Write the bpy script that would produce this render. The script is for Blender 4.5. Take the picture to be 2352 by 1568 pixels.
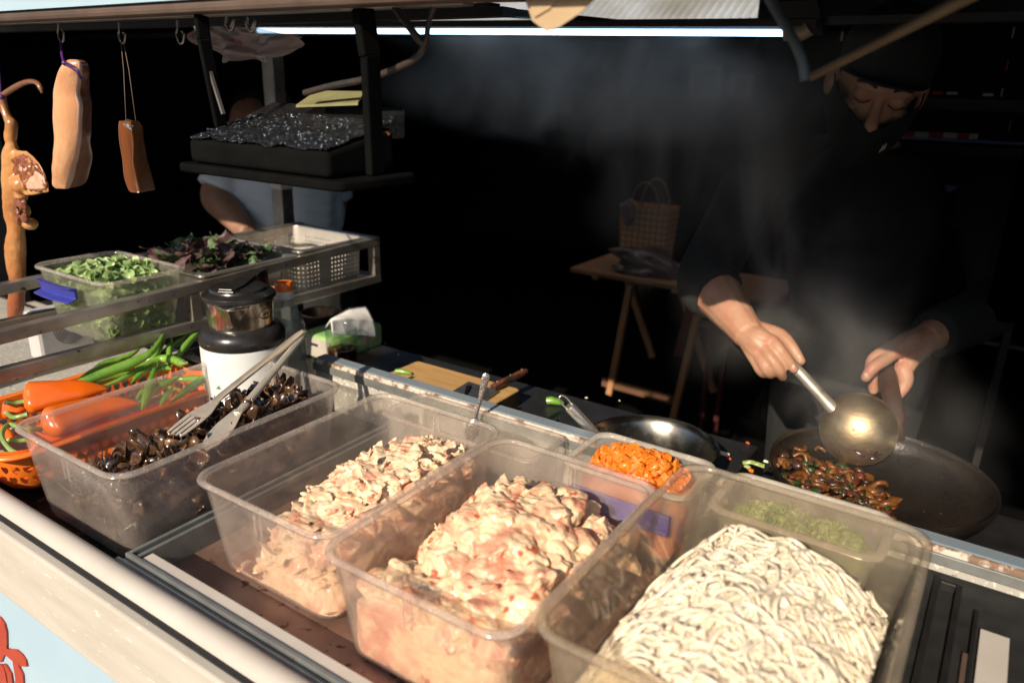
import bpy, bmesh, math, random
import numpy as np
from mathutils import Vector, Matrix, noise
R_ = math.radians
sc = bpy.context.scene
col = sc.collection
for o in list(bpy.data.objects):
    bpy.data.objects.remove(o)
random.seed(7)

# ------------------------------------------------------------------ camera
YAW, PITCH, ROLL = R_(33.38), R_(18.78), R_(1.40)
CAM = Vector((0, 0, 1.45))
_f = Vector((-math.sin(YAW)*math.cos(PITCH), math.cos(YAW)*math.cos(PITCH), -math.sin(PITCH)))
_r = Vector((math.cos(YAW), math.sin(YAW), 0))
_u = _r.cross(_f)
CR = _r*math.cos(ROLL) + _u*math.sin(ROLL)
CU = -_r*math.sin(ROLL) + _u*math.cos(ROLL)
CF = _f
cd = bpy.data.cameras.new('camera')
cam = bpy.data.objects.new('camera', cd)
col.objects.link(cam)
M = Matrix((CR, CU, -CF)).transposed().to_4x4()
M.translation = CAM
cam.matrix_world = M
cd.sensor_width = 36
cd.lens = 36*1738/2352
cd.clip_start, cd.clip_end = 0.02, 500
cd.dof.use_dof = True
cd.dof.focus_distance = 1.08
cd.dof.aperture_fstop = 3.8
sc.camera = cam

def at(px, py, x=None, y=None, z=None, d=None):
    """world point seen at measuring pixel (2352 wide), on a plane of the place or at a distance along the view"""
    v = CR*(px-1176) - CU*(py-784) + CF*1738
    if d is not None: t = d/1738
    elif x is not None: t = (x-CAM.x)/v.x
    elif y is not None: t = (y-CAM.y)/v.y
    else: t = (z-CAM.z)/v.z
    return CAM + v*t

# ------------------------------------------------------------------ light
STEAM = 1.6
SUN_EL, SUN_AZ = R_(31.0), R_(5.0)          # rays travel into the stall, slightly to the left
w = bpy.data.worlds.new('World'); sc.world = w; w.use_nodes = True
nt = w.node_tree; nt.nodes.clear()
sky = nt.nodes.new('ShaderNodeTexSky'); sky.sky_type = 'NISHITA'; sky.sun_disc = False
sky.sun_elevation = SUN_EL; sky.sun_rotation = math.pi - SUN_AZ
bg = nt.nodes.new('ShaderNodeBackground'); bg.inputs[1].default_value = 0.10
wo = nt.nodes.new('ShaderNodeOutputWorld')
nt.links.new(sky.outputs[0], bg.inputs[0]); nt.links.new(bg.outputs[0], wo.inputs[0])
sd = bpy.data.lights.new('sun', 'SUN'); sd.energy = 5.0; sd.angle = R_(0.5); sd.color = (1, .86, .68)
so = bpy.data.objects.new('sun', sd); col.objects.link(so)
SUND = Vector((-math.sin(SUN_AZ)*math.cos(SUN_EL), math.cos(SUN_AZ)*math.cos(SUN_EL), -math.sin(SUN_EL)))
so.rotation_mode = 'QUATERNION'; so.rotation_quaternion = SUND.to_track_quat('-Z', 'Y'); so.location = (0, -6, 5)
sc.view_settings.view_transform = 'Standard'; sc.view_settings.look = 'None'
sc.view_settings.gamma = 1; sc.view_settings.use_curve_mapping = False
sc.view_settings.exposure = 0.45
sc.cycles.transparent_max_bounces = 32
sc.cycles.max_bounces = 10; sc.cycles.diffuse_bounces = 3; sc.cycles.glossy_bounces = 4
sc.cycles.transmission_bounces = 10; sc.cycles.volume_bounces = 1
sc.cycles.volume_step_rate = 1.0; sc.cycles.volume_max_steps = 96
sc.cycles.sample_clamp_indirect = 4.0

# ------------------------------------------------------------------ materials
def nodes(name):
    m = bpy.data.materials.new(name); m.use_nodes = True
    t = m.node_tree; t.nodes.clear()
    return m, t, t.nodes.new('ShaderNodeOutputMaterial')
def nd(t, kind, **kw):
    n = t.nodes.new(kind)
    for k, v in kw.items():
        if hasattr(n, k) and k not in n.inputs: setattr(n, k, v)
        else: n.inputs[k].default_value = v
    return n
def val(t, sock, v):
    if hasattr(v, 'links') or hasattr(v, 'is_linked'): t.links.new(v, sock)
    else: sock.default_value = v
def mth(t, op, a, b=0.0, clamp=False):
    n = t.nodes.new('ShaderNodeMath'); n.operation = op; n.use_clamp = clamp
    val(t, n.inputs[0], a); val(t, n.inputs[1], b)
    return n.outputs[0]
def mixc(t, fac, a, b, blend='MIX'):
    n = t.nodes.new('ShaderNodeMix'); n.data_type = 'RGBA'; n.blend_type = blend
    val(t, n.inputs[0], fac)
    for s, v in ((n.inputs[6], a), (n.inputs[7], b)):
        if isinstance(v, (tuple, list)): s.default_value = (*v[:3], 1)
        else: t.links.new(v, s)
    return n.outputs[2]
def nz(t, vec, scale, detail=5, rough=.55, dist=0.0):
    n = nd(t, 'ShaderNodeTexNoise'); n.inputs['Scale'].default_value = scale
    n.inputs['Detail'].default_value = detail; n.inputs['Roughness'].default_value = rough
    n.inputs['Distortion'].default_value = dist
    if vec is not None: t.links.new(vec, n.inputs['Vector'])
    return n.outputs[0]
def ramp(t, fac, lo, hi):
    n = t.nodes.new('ShaderNodeMapRange'); n.clamp = True
    val(t, n.inputs[0], fac); n.inputs[1].default_value = lo; n.inputs[2].default_value = hi
    return n.outputs[0]
MATS = {}
def pm(name, c1, c2=None, sc_=40, rough=.5, r2=None, metal=0, bump=0, bsc=None, coat=0, sss=0, sssr=.004,
       spots=None, rnd=0, stretch=None, lo=.35, hi=.65, c3=None, spec=.5, trans=0, alpha=None, bdist=.002, zc=None, c3r=(.52, .66)):
    m, t, out = nodes(name)
    p = t.nodes.new('ShaderNodeBsdfPrincipled')
    tc = t.nodes.new('ShaderNodeTexCoord'); vec = tc.outputs['Object']
    if stretch:
        mp = t.nodes.new('ShaderNodeMapping'); mp.inputs['Scale'].default_value = stretch
        t.links.new(vec, mp.inputs[0]); vec = mp.outputs[0]
    if rnd:
        oi = t.nodes.new('ShaderNodeObjectInfo')
        va = t.nodes.new('ShaderNodeVectorMath'); va.operation = 'ADD'
        t.links.new(vec, va.inputs[0])
        cx = t.nodes.new('ShaderNodeCombineXYZ'); t.links.new(mth(t, 'MULTIPLY', oi.outputs['Random'], 3.0), cx.inputs[0])
        t.links.new(cx.outputs[0], va.inputs[1]); vec = va.outputs[0]
    n = nz(t, vec, sc_)
    c2 = c2 or tuple(x*.8 for x in c1)
    c = mixc(t, ramp(t, n, lo, hi), c1, c2)
    if c3:
        c = mixc(t, ramp(t, nz(t, vec, sc_*.45, 3), c3r[0], c3r[1]), c, c3)
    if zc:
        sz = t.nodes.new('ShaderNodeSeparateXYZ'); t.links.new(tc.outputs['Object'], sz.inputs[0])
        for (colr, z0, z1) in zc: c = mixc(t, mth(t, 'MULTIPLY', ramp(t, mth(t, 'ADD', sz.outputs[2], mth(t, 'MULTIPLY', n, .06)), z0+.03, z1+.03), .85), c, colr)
    if spots:
        for (colr, s, th) in spots:
            c = mixc(t, ramp(t, nz(t, vec, s, 2), th, th+.05), c, colr)
    if rnd:
        c = mixc(t, 1.0, c, mixc(t, oi.outputs['Random'], (1-rnd,)*3, (1+rnd,)*3), 'MULTIPLY')
    t.links.new(c, p.inputs['Base Color'])
    if r2 is not None:
        rr_ = t.nodes.new('ShaderNodeMapRange'); t.links.new(nz(t, vec, sc_*1.7), rr_.inputs[0])
        rr_.inputs[1].default_value = .35; rr_.inputs[2].default_value = .65
        rr_.inputs[3].default_value = rough; rr_.inputs[4].default_value = r2
        t.links.new(rr_.outputs[0], p.inputs['Roughness'])
    else: p.inputs['Roughness'].default_value = rough
    p.inputs['Metallic'].default_value = metal
    p.inputs['Specular IOR Level'].default_value = spec
    p.inputs['Coat Weight'].default_value = coat; p.inputs['Coat Roughness'].default_value = .12
    if sss:
        p.inputs['Subsurface Weight'].default_value = sss; p.inputs['Subsurface Scale'].default_value = sssr
        p.inputs['Subsurface Radius'].default_value = (1, .5, .3)
    if trans: p.inputs['Transmission Weight'].default_value = trans
    if bump:
        b = t.nodes.new('ShaderNodeBump'); b.inputs['Strength'].default_value = bump; b.inputs['Distance'].default_value = bdist
        t.links.new(nz(t, vec, bsc or sc_*2), b.inputs['Height']); t.links.new(b.outputs[0], p.inputs['Normal'])
    t.links.new(p.outputs[0], out.inputs[0])
    MATS[name] = m
    return m

def clear_plastic(name, tint, haze, hazec, blur=.35, brough=.28, gl=.10):
    """scuffed clear plastic: see-through, a little rough refraction, a milky scatter and a skin gloss"""
    m, t, out = nodes(name)
    tc = t.nodes.new('ShaderNodeTexCoord'); vec = tc.outputs['Object']
    tr = t.nodes.new('ShaderNodeBsdfTransparent'); tr.inputs[0].default_value = (*tint, 1)
    rf = t.nodes.new('ShaderNodeBsdfRefraction'); rf.inputs['Color'].default_value = (*tint, 1)
    rf.inputs['Roughness'].default_value = brough; rf.inputs['IOR'].default_value = 1.15
    a = t.nodes.new('ShaderNodeMixShader'); a.inputs[0].default_value = blur
    t.links.new(tr.outputs[0], a.inputs[1]); t.links.new(rf.outputs[0], a.inputs[2])
    df = t.nodes.new('ShaderNodeBsdfDiffuse'); df.inputs[0].default_value = (*hazec, 1)
    tl = t.nodes.new('ShaderNodeBsdfTranslucent'); tl.inputs[0].default_value = (*hazec, 1)
    h = t.nodes.new('ShaderNodeMixShader'); h.inputs[0].default_value = .5
    t.links.new(df.outputs[0], h.inputs[1]); t.links.new(tl.outputs[0], h.inputs[2])
    b = t.nodes.new('ShaderNodeMixShader')
    n1 = ramp(t, nz(t, vec, 22, 6, .65), .35, .75); n2 = ramp(t, nz(t, vec, 160, 3), .62, .75)
    fac = mth(t, 'ADD', mth(t, 'ADD', haze*.55, mth(t, 'MULTIPLY', n1, haze*.8)), mth(t, 'MULTIPLY', n2, haze*.9))
    t.links.new(fac, b.inputs[0]); t.links.new(a.outputs[0], b.inputs[1]); t.links.new(h.outputs[0], b.inputs[2])
    gg = t.nodes.new('ShaderNodeBsdfGlossy'); gg.inputs['Roughness'].default_value = gl
    fr = t.nodes.new('ShaderNodeFresnel'); fr.inputs[0].default_value = 1.45
    gm = t.nodes.new('ShaderNodeNewGeometry')
    c = t.nodes.new('ShaderNodeMixShader'); t.links.new(mth(t, 'MULTIPLY', mth(t, 'MINIMUM', fr.outputs[0], .6), mth(t, 'SUBTRACT', 1.0, gm.outputs['Backfacing'])), c.inputs[0])
    t.links.new(b.outputs[0], c.inputs[1]); t.links.new(gg.outputs[0], c.inputs[2])
    t.links.new(c.outputs[0], out.inputs[0])
    MATS[name] = m
    return m

# ------------------------------------------------------------------ mesh builder
_ico = {}
def ico(sub):
    if sub not in _ico:
        bm = bmesh.new(); bmesh.ops.create_icosphere(bm, subdivisions=sub, radius=1)
        bm.verts.index_update()
        _ico[sub] = ([v.co.copy() for v in bm.verts], [[v.index for v in f.verts] for f in bm.faces]); bm.free()
    return _ico[sub]
def rr(cx, cy, hx, hy, rad, z, n=5):
    out = []
    for (sx, sy, a0) in ((1, 1, 0), (-1, 1, 90), (-1, -1, 180), (1, -1, 270)):
        for k in range(n+1):
            a = R_(a0+90*k/n)
            out.append(Vector((cx+sx*(hx-rad)+rad*math.cos(a), cy+sy*(hy-rad)+rad*math.sin(a), z)))
    return out
def smooth_path(pts, n):
    """Catmull-Rom through points (Vectors, or tuples with extra values)"""
    P = [np.array(p, float) for p in pts]
    P = [2*P[0]-P[1]] + P + [2*P[-1]-P[-2]]
    out = []
    for i in range(1, len(P)-2):
        for k in range(n):
            t = k/n
            out.append(.5*((2*P[i]) + (-P[i-1]+P[i+1])*t + (2*P[i-1]-5*P[i]+4*P[i+1]-P[i+2])*t*t + (-P[i-1]+3*P[i]-3*P[i+1]+P[i+2])*t**3))
    out.append(P[-2])
    return out
class MB:
    def __init__(s): s.v, s.f, s.m, s.uv = [], [], [], {}
    def add(s, vs, fs, mi=0):
        b = len(s.v); s.v.extend([tuple(v) for v in vs])
        s.f.extend([tuple(b+i for i in f) for f in fs]); s.m.extend([mi]*len(fs))
        return b
    def box(s, x0, x1, y0, y1, z0, z1, mi=0, mat=None):
        vs = [Vector((x, y, z)) for x in (x0, x1) for y in (y0, y1) for z in (z0, z1)]
        if mat is not None: vs = [mat @ v for v in vs]
        s.add(vs, [(0, 1, 3, 2), (4, 6, 7, 5), (0, 4, 5, 1), (2, 3, 7, 6), (0, 2, 6, 4), (1, 5, 7, 3)], mi); return s
    def bar(s, a, b, wx, wz, up=(0, 0, 1), mi=0):
        a, b = Vector(a), Vector(b); d = (b-a).normalized(); sd_ = d.cross(Vector(up)).normalized(); u = sd_.cross(d)
        vs = [p + sd_*i*wx/2 + u*j*wz/2 for p in (a, b) for i in (-1, 1) for j in (-1, 1)]
        s.add(vs, [(0, 1, 3, 2), (4, 6, 7, 5), (0, 4, 5, 1), (2, 3, 7, 6), (0, 2, 6, 4), (1, 5, 7, 3)], mi); return s
    def loft(s, loops, cap0=True, cap1=True, mi=0, closed=True):
        n = len(loops[0]); vs = [v for l in loops for v in l]; fs = []
        for i in range(len(loops)-1):
            for k in range(n if closed else n-1):
                k2 = (k+1) % n
                fs.append((i*n+k, i*n+k2, (i+1)*n+k2, (i+1)*n+k))
        if cap0: fs.append(tuple(range(n))[::-1])
        if cap1: fs.append(tuple((len(loops)-1)*n+k for k in range(n)))
        return s.add(vs, fs, mi)
    def tube(s, pts, r, n=8, mi=0, flat=1.0, caps=True):
        pts = [Vector(p[:3]) for p in pts]; N = len(pts)
        rs = r if isinstance(r, (list, tuple)) else [r]*N
        d0 = (pts[1]-pts[0]).normalized()
        a = d0.orthogonal().normalized(); loops = []
        for i in range(N):
            d = (pts[min(i+1, N-1)]-pts[max(i-1, 0)])
            if d.length < 1e-9: d = d0
            d.normalize(); a = (a - d*a.dot(d))
            a = a.normalized() if a.length > 1e-6 else d.orthogonal().normalized()
            b = d.cross(a)
            loops.append([pts[i]+(a*math.cos(2*math.pi*k/n)+b*math.sin(2*math.pi*k/n)*flat)*rs[i] for k in range(n)])
        s.loft(loops, caps, caps, mi); return s
    def lathe(s, prof, c, n=32, mat=None, mi=0, cap0=False, cap1=False):
        c = Vector(c); loops = []
        for (r, z) in prof:
            l = [Vector((r*math.cos(2*math.pi*k/n), r*math.sin(2*math.pi*k/n), z)) for k in range(n)]
            if mat is not None: l = [mat @ v for v in l]
            loops.append([v+c for v in l])
        s.loft(loops, cap0, cap1, mi); return s
    def blob(s, c, r, sub=2, amp=0., fr=30., mat=None, mi=0, seed=None):
        vs, fs = ico(sub); c = Vector(c); r = Vector(r) if not isinstance(r, (int, float)) else Vector((r,)*3)
        o = Vector((seed or random.random()*50,)*3)
        out = []
        for v in vs:
            q = Vector((v.x*r.x, v.y*r.y, v.z*r.z))
            if amp: q = q*(1+amp*noise.noise(v*fr+o)+amp*.5*noise.noise(v*fr*2.3+o))
            if mat is not None: q = mat @ q
            out.append(q+c)
        s.add(out, fs, mi); return s
    def prism(s, poly, depth, mi=0):
        depth = Vector(depth); n = len(poly)
        s.loft([[Vector(p) for p in poly], [Vector(p)+depth for p in poly]], True, True, mi); return s
    def grid(s, fn, nu, nv, mi=0):
        vs = [fn(i/nu, j/nv) for j in range(nv+1) for i in range(nu+1)]
        fs = [(j*(nu+1)+i, j*(nu+1)+i+1, (j+1)*(nu+1)+i+1, (j+1)*(nu+1)+i) for j in range(nv) for i in range(nu)]
        s.add(vs, fs, mi); return s
    def build(s, name, mat, parent=None, smooth=35, bevel=0, sub=0, solid=0, world=True, bseg=2):
        me = bpy.data.meshes.new(name); me.from_pydata(s.v, [], s.f)
        ms = mat if isinstance(mat, (list, tuple)) else [mat]
        for m in ms: me.materials.append(m)
        if len(ms) > 1: me.polygons.foreach_set('material_index', s.m)
        bm = bmesh.new(); bm.from_mesh(me); bmesh.ops.recalc_face_normals(bm, faces=bm.faces); bm.to_mesh(me); bm.free()
        if smooth:
            me.polygons.foreach_set('use_smooth', [True]*len(me.polygons))
            if smooth < 180: me.set_sharp_from_angle(angle=R_(smooth))
        me.update()
        o = bpy.data.objects.new(name, me); col.objects.link(o)
        if parent is not None:
            o.parent = parent
            if world: o.matrix_parent_inverse = parent.matrix_basis.inverted()
        if bevel:
            b = o.modifiers.new('bevel', 'BEVEL'); b.width = bevel; b.segments = bseg; b.limit_method = 'ANGLE'; b.angle_limit = R_(40)
        if solid:
            b = o.modifiers.new('solid', 'SOLIDIFY'); b.thickness = solid; b.offset = 0
        if sub:
            b = o.modifiers.new('sub', 'SUBSURF'); b.levels = sub; b.render_levels = sub
        return o
def bake(o):
    """replace an object's mesh by its modifier result"""
    dg = bpy.context.evaluated_depsgraph_get(); dg.update()
    me = bpy.data.meshes.new_from_object(o.evaluated_get(dg))
    o.modifiers.clear(); o.data = me
    me.polygons.foreach_set('use_smooth', [True]*len(me.polygons)); me.update()
    return o
def fuse(o, voxel, smooth_it=4, fac=.5):
    r = o.modifiers.new('fuse', 'REMESH'); r.mode = 'VOXEL'; r.voxel_size = voxel; r.use_smooth_shade = True
    if smooth_it:
        q = o.modifiers.new('relax', 'SMOOTH'); q.iterations = smooth_it; q.factor = fac
    return bake(o)
def roughen(o, amp, fr):
    me = o.data; me.update()
    ns = [v.normal.copy() for v in me.vertices]
    for v, n_ in zip(me.vertices, ns):
        v.co += n_*(amp*noise.noise(v.co*fr)+amp*.5*noise.noise(v.co*fr*2.3))
    me.update(); return o
def tag(o, label=None, cat=None, group=None, kind=None):
    if label: o['label'] = label
    if cat: o['category'] = cat
    if group: o['group'] = group
    if kind: o['kind'] = kind
    return o
def thing(name, loc, label, cat, group=None):
    o = bpy.data.objects.new(name, None); col.objects.link(o); o.location = loc; o.empty_display_size = .05
    o.matrix_basis = Matrix.Translation(Vector(loc))
    return tag(o, label, cat, group)
def dup(o, mat, label=None, group=None):
    c = o.copy(); col.objects.link(c); c.matrix_basis = mat
    if label: c['label'] = label
    if group: c['group'] = group
    for ch in o.children:
        d = ch.copy(); col.objects.link(d); d.parent = c
    return c
# ------------------------------------------------------------------ material list
DIRT = ((.10, .06, .03), 180, .66)
white_paint = pm('white paint', (.50, .455, .405), (.44, .395, .345), 9, .38, .5, spots=[((.44, .39, .33), 70, .75)], bump=.05, bsc=60)
apron_paint = pm('apron paint', (.47, .43, .375), (.40, .365, .31), 6, .42, .55, spots=[((.66, .62, .56), 45, .68)], stretch=(1, 6, 6))
sign_blue = pm('sign vinyl', (.34, .46, .54), (.31, .43, .52), 5, .45)
red_print = pm('red print', (.38, .036, .008), (.32, .028, .007), 20, .45)
grey_alu = pm('grey aluminium', (.20, .21, .20), (.15, .155, .15), 30, .42, .55, metal=.35, spots=[((.16, .09, .05), 120, .68)])
black_gap = pm('plain black', (.012, .012, .012), (.02, .02, .02), 40, .6)
bed_steel = pm('stained steel bed', (.30, .19, .15), (.20, .12, .09), 14, .38, .55, metal=.45, spots=[((.10, .05, .03), 60, .62)])
well_steel = pm('dark wet steel', (.05, .04, .03), (.02, .015, .012), 16, .25, .5, metal=.5, spots=[((.20, .11, .05), 60, .64)])
ledge_blue = pm('blue grey laminate', (.19, .23, .265), (.16, .20, .235), 10, .6, spots=[((.08, .08, .08), 60, .72)])
ledge_face = pm('ledge face', (.42, .41, .37), (.34, .32, .28), 12, .5, .65, spots=[((.62, .57, .50), 140, .60), ((.14, .10, .07), 90, .70)])
chipped = pm('chipped edge', (.55, .47, .40), (.18, .11, .07), 55, .6, lo=.46, hi=.56, bump=.5, bsc=70)
worktop_m = pm('dark worktop', (.022, .022, .023), (.014, .014, .014), 12, .32, .5, spots=[((.05, .048, .045), 110, .68)])
steel = pm('brushed steel', (.60, .57, .53), (.50, .47, .44), 20, .34, .44, metal=.88, stretch=(1, 1, 8))
steel_dark = pm('grimy steel', (.46, .43, .40), (.28, .25, .22), 14, .34, .50, metal=.85, spots=[((.10, .06, .04), 70, .67)])
steel_bright = pm('polished steel', (.74, .70, .64), (.64, .60, .55), 30, .24, .34, metal=.88)
dark_metal = pm('near black metal', (.020, .019, .018), (.012, .011, .011), 20, .45, .6, metal=.3)  # one near-black tone for roof, bars, cabinet and stove
rail_brown = pm('brown rail', (.095, .062, .045), (.06, .038, .028), 12, .5, .65)
wall_dark = pm('dark wall', (.030, .029, .028), (.02, .02, .02), 2, .95, spec=.1)
floor_dark = pm('dark floor', (.005, .0048, .0045), (.004, .004, .004), 3, .95, spec=.04)
asphalt = pm('pale paving', (.36, .34, .31), (.29, .27, .25), 3, .85)
facade_m = pm('unseen facade', (.42, .41, .40), (.36, .35, .34), 1, .8)
shop_glass = pm('unseen panes', (.06, .07, .08), None, 1, .15)
black_cloth = pm('black cloth', (.012, .013, .013), (.008, .009, .009), 60, .9, bump=.2, bsc=300)
skin_m = pm('skin', (.42, .235, .15), (.35, .18, .11), 34, .46, .6, sss=.10, sssr=.003, bump=.45, bsc=150, bdist=.0015, c3=(.40, .17, .11))
skin_tan = pm('tanned skin', (.30, .165, .11), (.24, .125, .08), 24, .5, sss=.1, bump=.1, bsc=140)

def translucent_sheet():
    m, t, out = nodes('translucent roofing')
    tc = t.nodes.new('ShaderNodeTexCoord')
    c = mixc(t, ramp(t, nz(t, tc.outputs['Object'], 3), .4, .7), (.80, .84, .88), (.52, .52, .48))
    tl = t.nodes.new('ShaderNodeBsdfTranslucent'); df = t.nodes.new('ShaderNodeBsdfDiffuse')
    t.links.new(c, tl.inputs[0]); t.links.new(c, df.inputs[0])
    mx = t.nodes.new('ShaderNodeMixShader'); mx.inputs[0].default_value = .25
    t.links.new(tl.outputs[0], mx.inputs[1]); t.links.new(df.outputs[0], mx.inputs[2]); t.links.new(mx.outputs[0], out.inputs[0])
    return m
roof_sheet = translucent_sheet()

# ------------------------------------------------------------------ the place
def struct(name, mb, mat, **k):
    o = mb.build(name, mat, **k); o['kind'] = 'structure'; return o
GR = MB(); GR.box(-60, 60, -60, .6, -.3, 0.0); struct('ground', GR, asphalt, smooth=0)
bl = thing('backdrop', (-1, -11, 0), 'unseen pale building across the street behind the viewer', 'backdrop')  # unseen block added so the metals have something pale to reflect
m = MB(); m.box(-16, 14, -14, -10.5, 0, 4.2); m.build('wall', facade_m, bl, smooth=0)
for k in range(8):
    m = MB(); m.box(-14.5+3.5*k, -12.3+3.5*k, -10.51, -10.46, .9, 2.9); m.build('window', shop_glass, bl, smooth=0)
FL = MB(); FL.box(-7, 4, .6, 7, -.3, .004); struct('floor', FL, floor_dark, smooth=0)
W = MB()
W.box(-6.6, -6.4, .9, 6.4, 0, 3.4); W.box(3.0, 3.2, .9, 6.4, 0, 3.4); W.box(-6.4, 3.0, 6.2, 6.4, 0, 3.4)
W.box(-6.4, -2.35, .9, 1.0, 0, 3.0); W.box(.75, 3.0, .95, 1.05, 0, 3.0)  # left front wall is unseen, added to keep street light out
struct('wall', W, wall_dark, smooth=0)
RZ = lambda y: 1.668+.6*(y-2.6)
CE = MB(); CE.box(-6.6, 3.2, 1.70, 2.25, 1.76, 1.79); CE.box(-6.6, 3.2, 1.70, 1.75, 1.672, 1.77)
def slope(x0, x1, y0, y1): CE.prism([(x0, y0, RZ(y0)), (x1, y0, RZ(y0)), (x1, y1, RZ(y1)), (x0, y1, RZ(y1))], (0, 0, .02))
slope(-6.6, -2.6, 2.6, 6.4); slope(-.66, 3.2, 2.6, 6.4); slope(-2.6, -.66, 2.95, 6.4)
CE.box(-6.6, 3.2, 2.25, 2.60, 1.628, 1.636); CE.box(-.70, 3.2, 2.25, 2.26, 1.636, 1.76); CE.box(-6.6, -2.6, 2.25, 2.26, 1.636, 1.76)  # boards added to block sun through the roof gap and cover lit edges
struct('ceiling', CE, dark_metal, smooth=0)
# translucent corrugated strip in the sloping roof
CS = MB()
def cor(u, v):
    x = -2.62+1.98*u
    y = 2.6+.37*v
    return Vector((x, y, RZ(y)-.009+.009*math.sin(2*math.pi*x/.030)))
CS.grid(cor, 700, 3)
tag(CS.build('roof_panel', roof_sheet, smooth=180), 'pale translucent corrugated roof strip glowing at the top of the picture', 'roof panel')

# ------------------------------------------------------------------ the food cart
cart = thing('food_cart', (-.7, .6, 0), 'steel and white food cart with a blue sign front and canopy above', 'food cart')
XL, XR = -2.3, .42
m = MB(); m.box(XL, XR, .352, .364, .12, .785); m.build('sign_panel', sign_blue, cart, smooth=0)
# red paper-cut flower printed on the sign
def pz(x, y): return at((x*.3337), (1045+y*.3337), y=.3490)
fl = MB()
for poly in ([(-60, 1080), (0, 1120), (28, 1160), (43, 1215), (45, 1290), (45, 1330), (60, 1335), (110, 1340), (150, 1375), (175, 1415), (184, 1455), (140, 1450), (122, 1430), (135, 1470), (155, 1510), (162, 1600), (98, 1600), (105, 1540), (85, 1415), (45, 1382), (30, 1370), (18, 1395), (8, 1425), (-60, 1400)],
             [(-60, 1430), (5, 1440), (25, 1470), (35, 1500), (45, 1560), (40, 1640), (-60, 1640)],
             [(22, 1435), (40, 1445), (75, 1505), (85, 1570), (88, 1640), (70, 1640), (55, 1570), (45, 1500)]):
    fl.prism([pz(*p) for p in poly], (0, .0022, 0))
fl.build('emblem', red_print, cart, smooth=0)
m = MB(); m.box(XL, XR, .334, .366, .788, .900); m.build('apron', apron_paint, cart, bevel=.004)
m = MB(); m.box(XL, XR, .346, .358, .86, .902); m.build('dark_gap_strip', black_gap, cart, smooth=0)  # black strip put in for the dark of the gap above the apron
# rounded front beam
prof = [(.354, .870), (.352, .893), (.353, .903), (.358, .910), (.366, .9135), (.375, .912), (.380, .908), (.3815, .898), (.3815, .84), (.356, .84)]
m = MB(); m.loft([[Vector((x, y, z)) for y, z in prof] for x in (XL, XR)]); m.build('front_beam', white_paint, cart, smooth=60)
# left well, bed, glass track
m = MB(); m.box(XL, -.812, .3815, .914, .835, .857); m.build('well', well_steel, cart, smooth=0)
m = MB(); m.box(-.798, XR, .408, .914, .840, .868); m.build('bed', bed_steel, cart, smooth=0)
m = MB(); m.box(-.812, XR, .3825, .3885, .840, .905); m.box(-.812, XR, .3885, .396, .840, .899); m.box(-.812, XR, .396, .4015, .840, .905)
m.box(-.812, -.8065, .4015, .914, .840, .905); m.box(-.8065, -.800, .4015, .914, .840, .898); m.box(-.800, -.7945, .4015, .914, .840, .903)
m.build('track_frame', grey_alu, cart, smooth=0, bevel=.001)
m = MB(); m.box(-.790, -.262, .4025, .4185, .868, .902); m.build('glass_strip', white_paint, cart, smooth=0, bevel=.0015)
m = MB(); m.box(-.812, XR, .378, .3825, .84, .899); m.build('track_gap', black_gap, cart, smooth=0)
# back ledge between the display and the worktop
m = MB(); m.box(-1.05, XR, .9165, .940, .80, .9475); m.build('ledge', ledge_face, cart, smooth=0)
m = MB(); m.box(-1.05, XR, .9225, .944, .9475, .9515); m.build('ledge_top', ledge_blue, cart, smooth=0)
m = MB(); m.grid(lambda u, v: Vector((-1.05+1.47*u, .9135+.0095*v, .9475+.0035*math.sin(math.pi*v)+.0012*noise.noise(Vector((u*420, v*9, 3))))), 420, 4)
m.box(-1.05, XR, .9138, .9226, .9425, .9472); m.build('chipped_edge', chipped, cart, smooth=60)
m = MB(); m.box(-1.05, XR, .9095, .9135, .930, .944); m.build('ledge_trim', grey_alu, cart, smooth=0, bevel=.001)
m = MB(); m.box(-2.2, -.30, .944, 1.262, .82, .850); m.build('worktop', worktop_m, cart, smooth=0, bevel=.003)
m = MB(); m.box(-2.2, -1.0505, .861, .944, .82, .8535); m.build('end_shelf', white_paint, cart, smooth=0)
m = MB(); m.box(-2.25, -1.235, .42, .861, .862, .885); m.build('side_shelf', ledge_face, cart, smooth=0, bevel=.003)
m = MB(); m.box(XL, XR, .37, .90, .12, .80); m.box(-2.2, -.3, .95, 1.25, .12, .80); m.build('cabinet', dark_metal, cart, smooth=0)
# black slotted frame to the right of the tubs
m = MB(); m.box(-.262, XR, .4015, .9095, .868, .9225)
m.build('slot_frame', black_gap, cart, smooth=0, bevel=.002)
m = MB(); m.box(.004, .010, .40, .882, .9225, .934); m.box(.026, .032, .40, .875, .9225, .934); m.box(.010, .026, .870, .876, .9225, .934); m.box(.046, .050, .40, .84, .9225, .932)
m.build('slot_rail', dark_metal, cart, smooth=0, bevel=.001)
m = MB(); m.box(.0535, .079, .30, .812, .9225, .929); m.build('card_strip', white_paint, cart, smooth=0)
m = MB(); m.box(.041, .0455, .40, .76, .9225, .930); m.build('wood_strip', rail_brown, cart, smooth=0)
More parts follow.
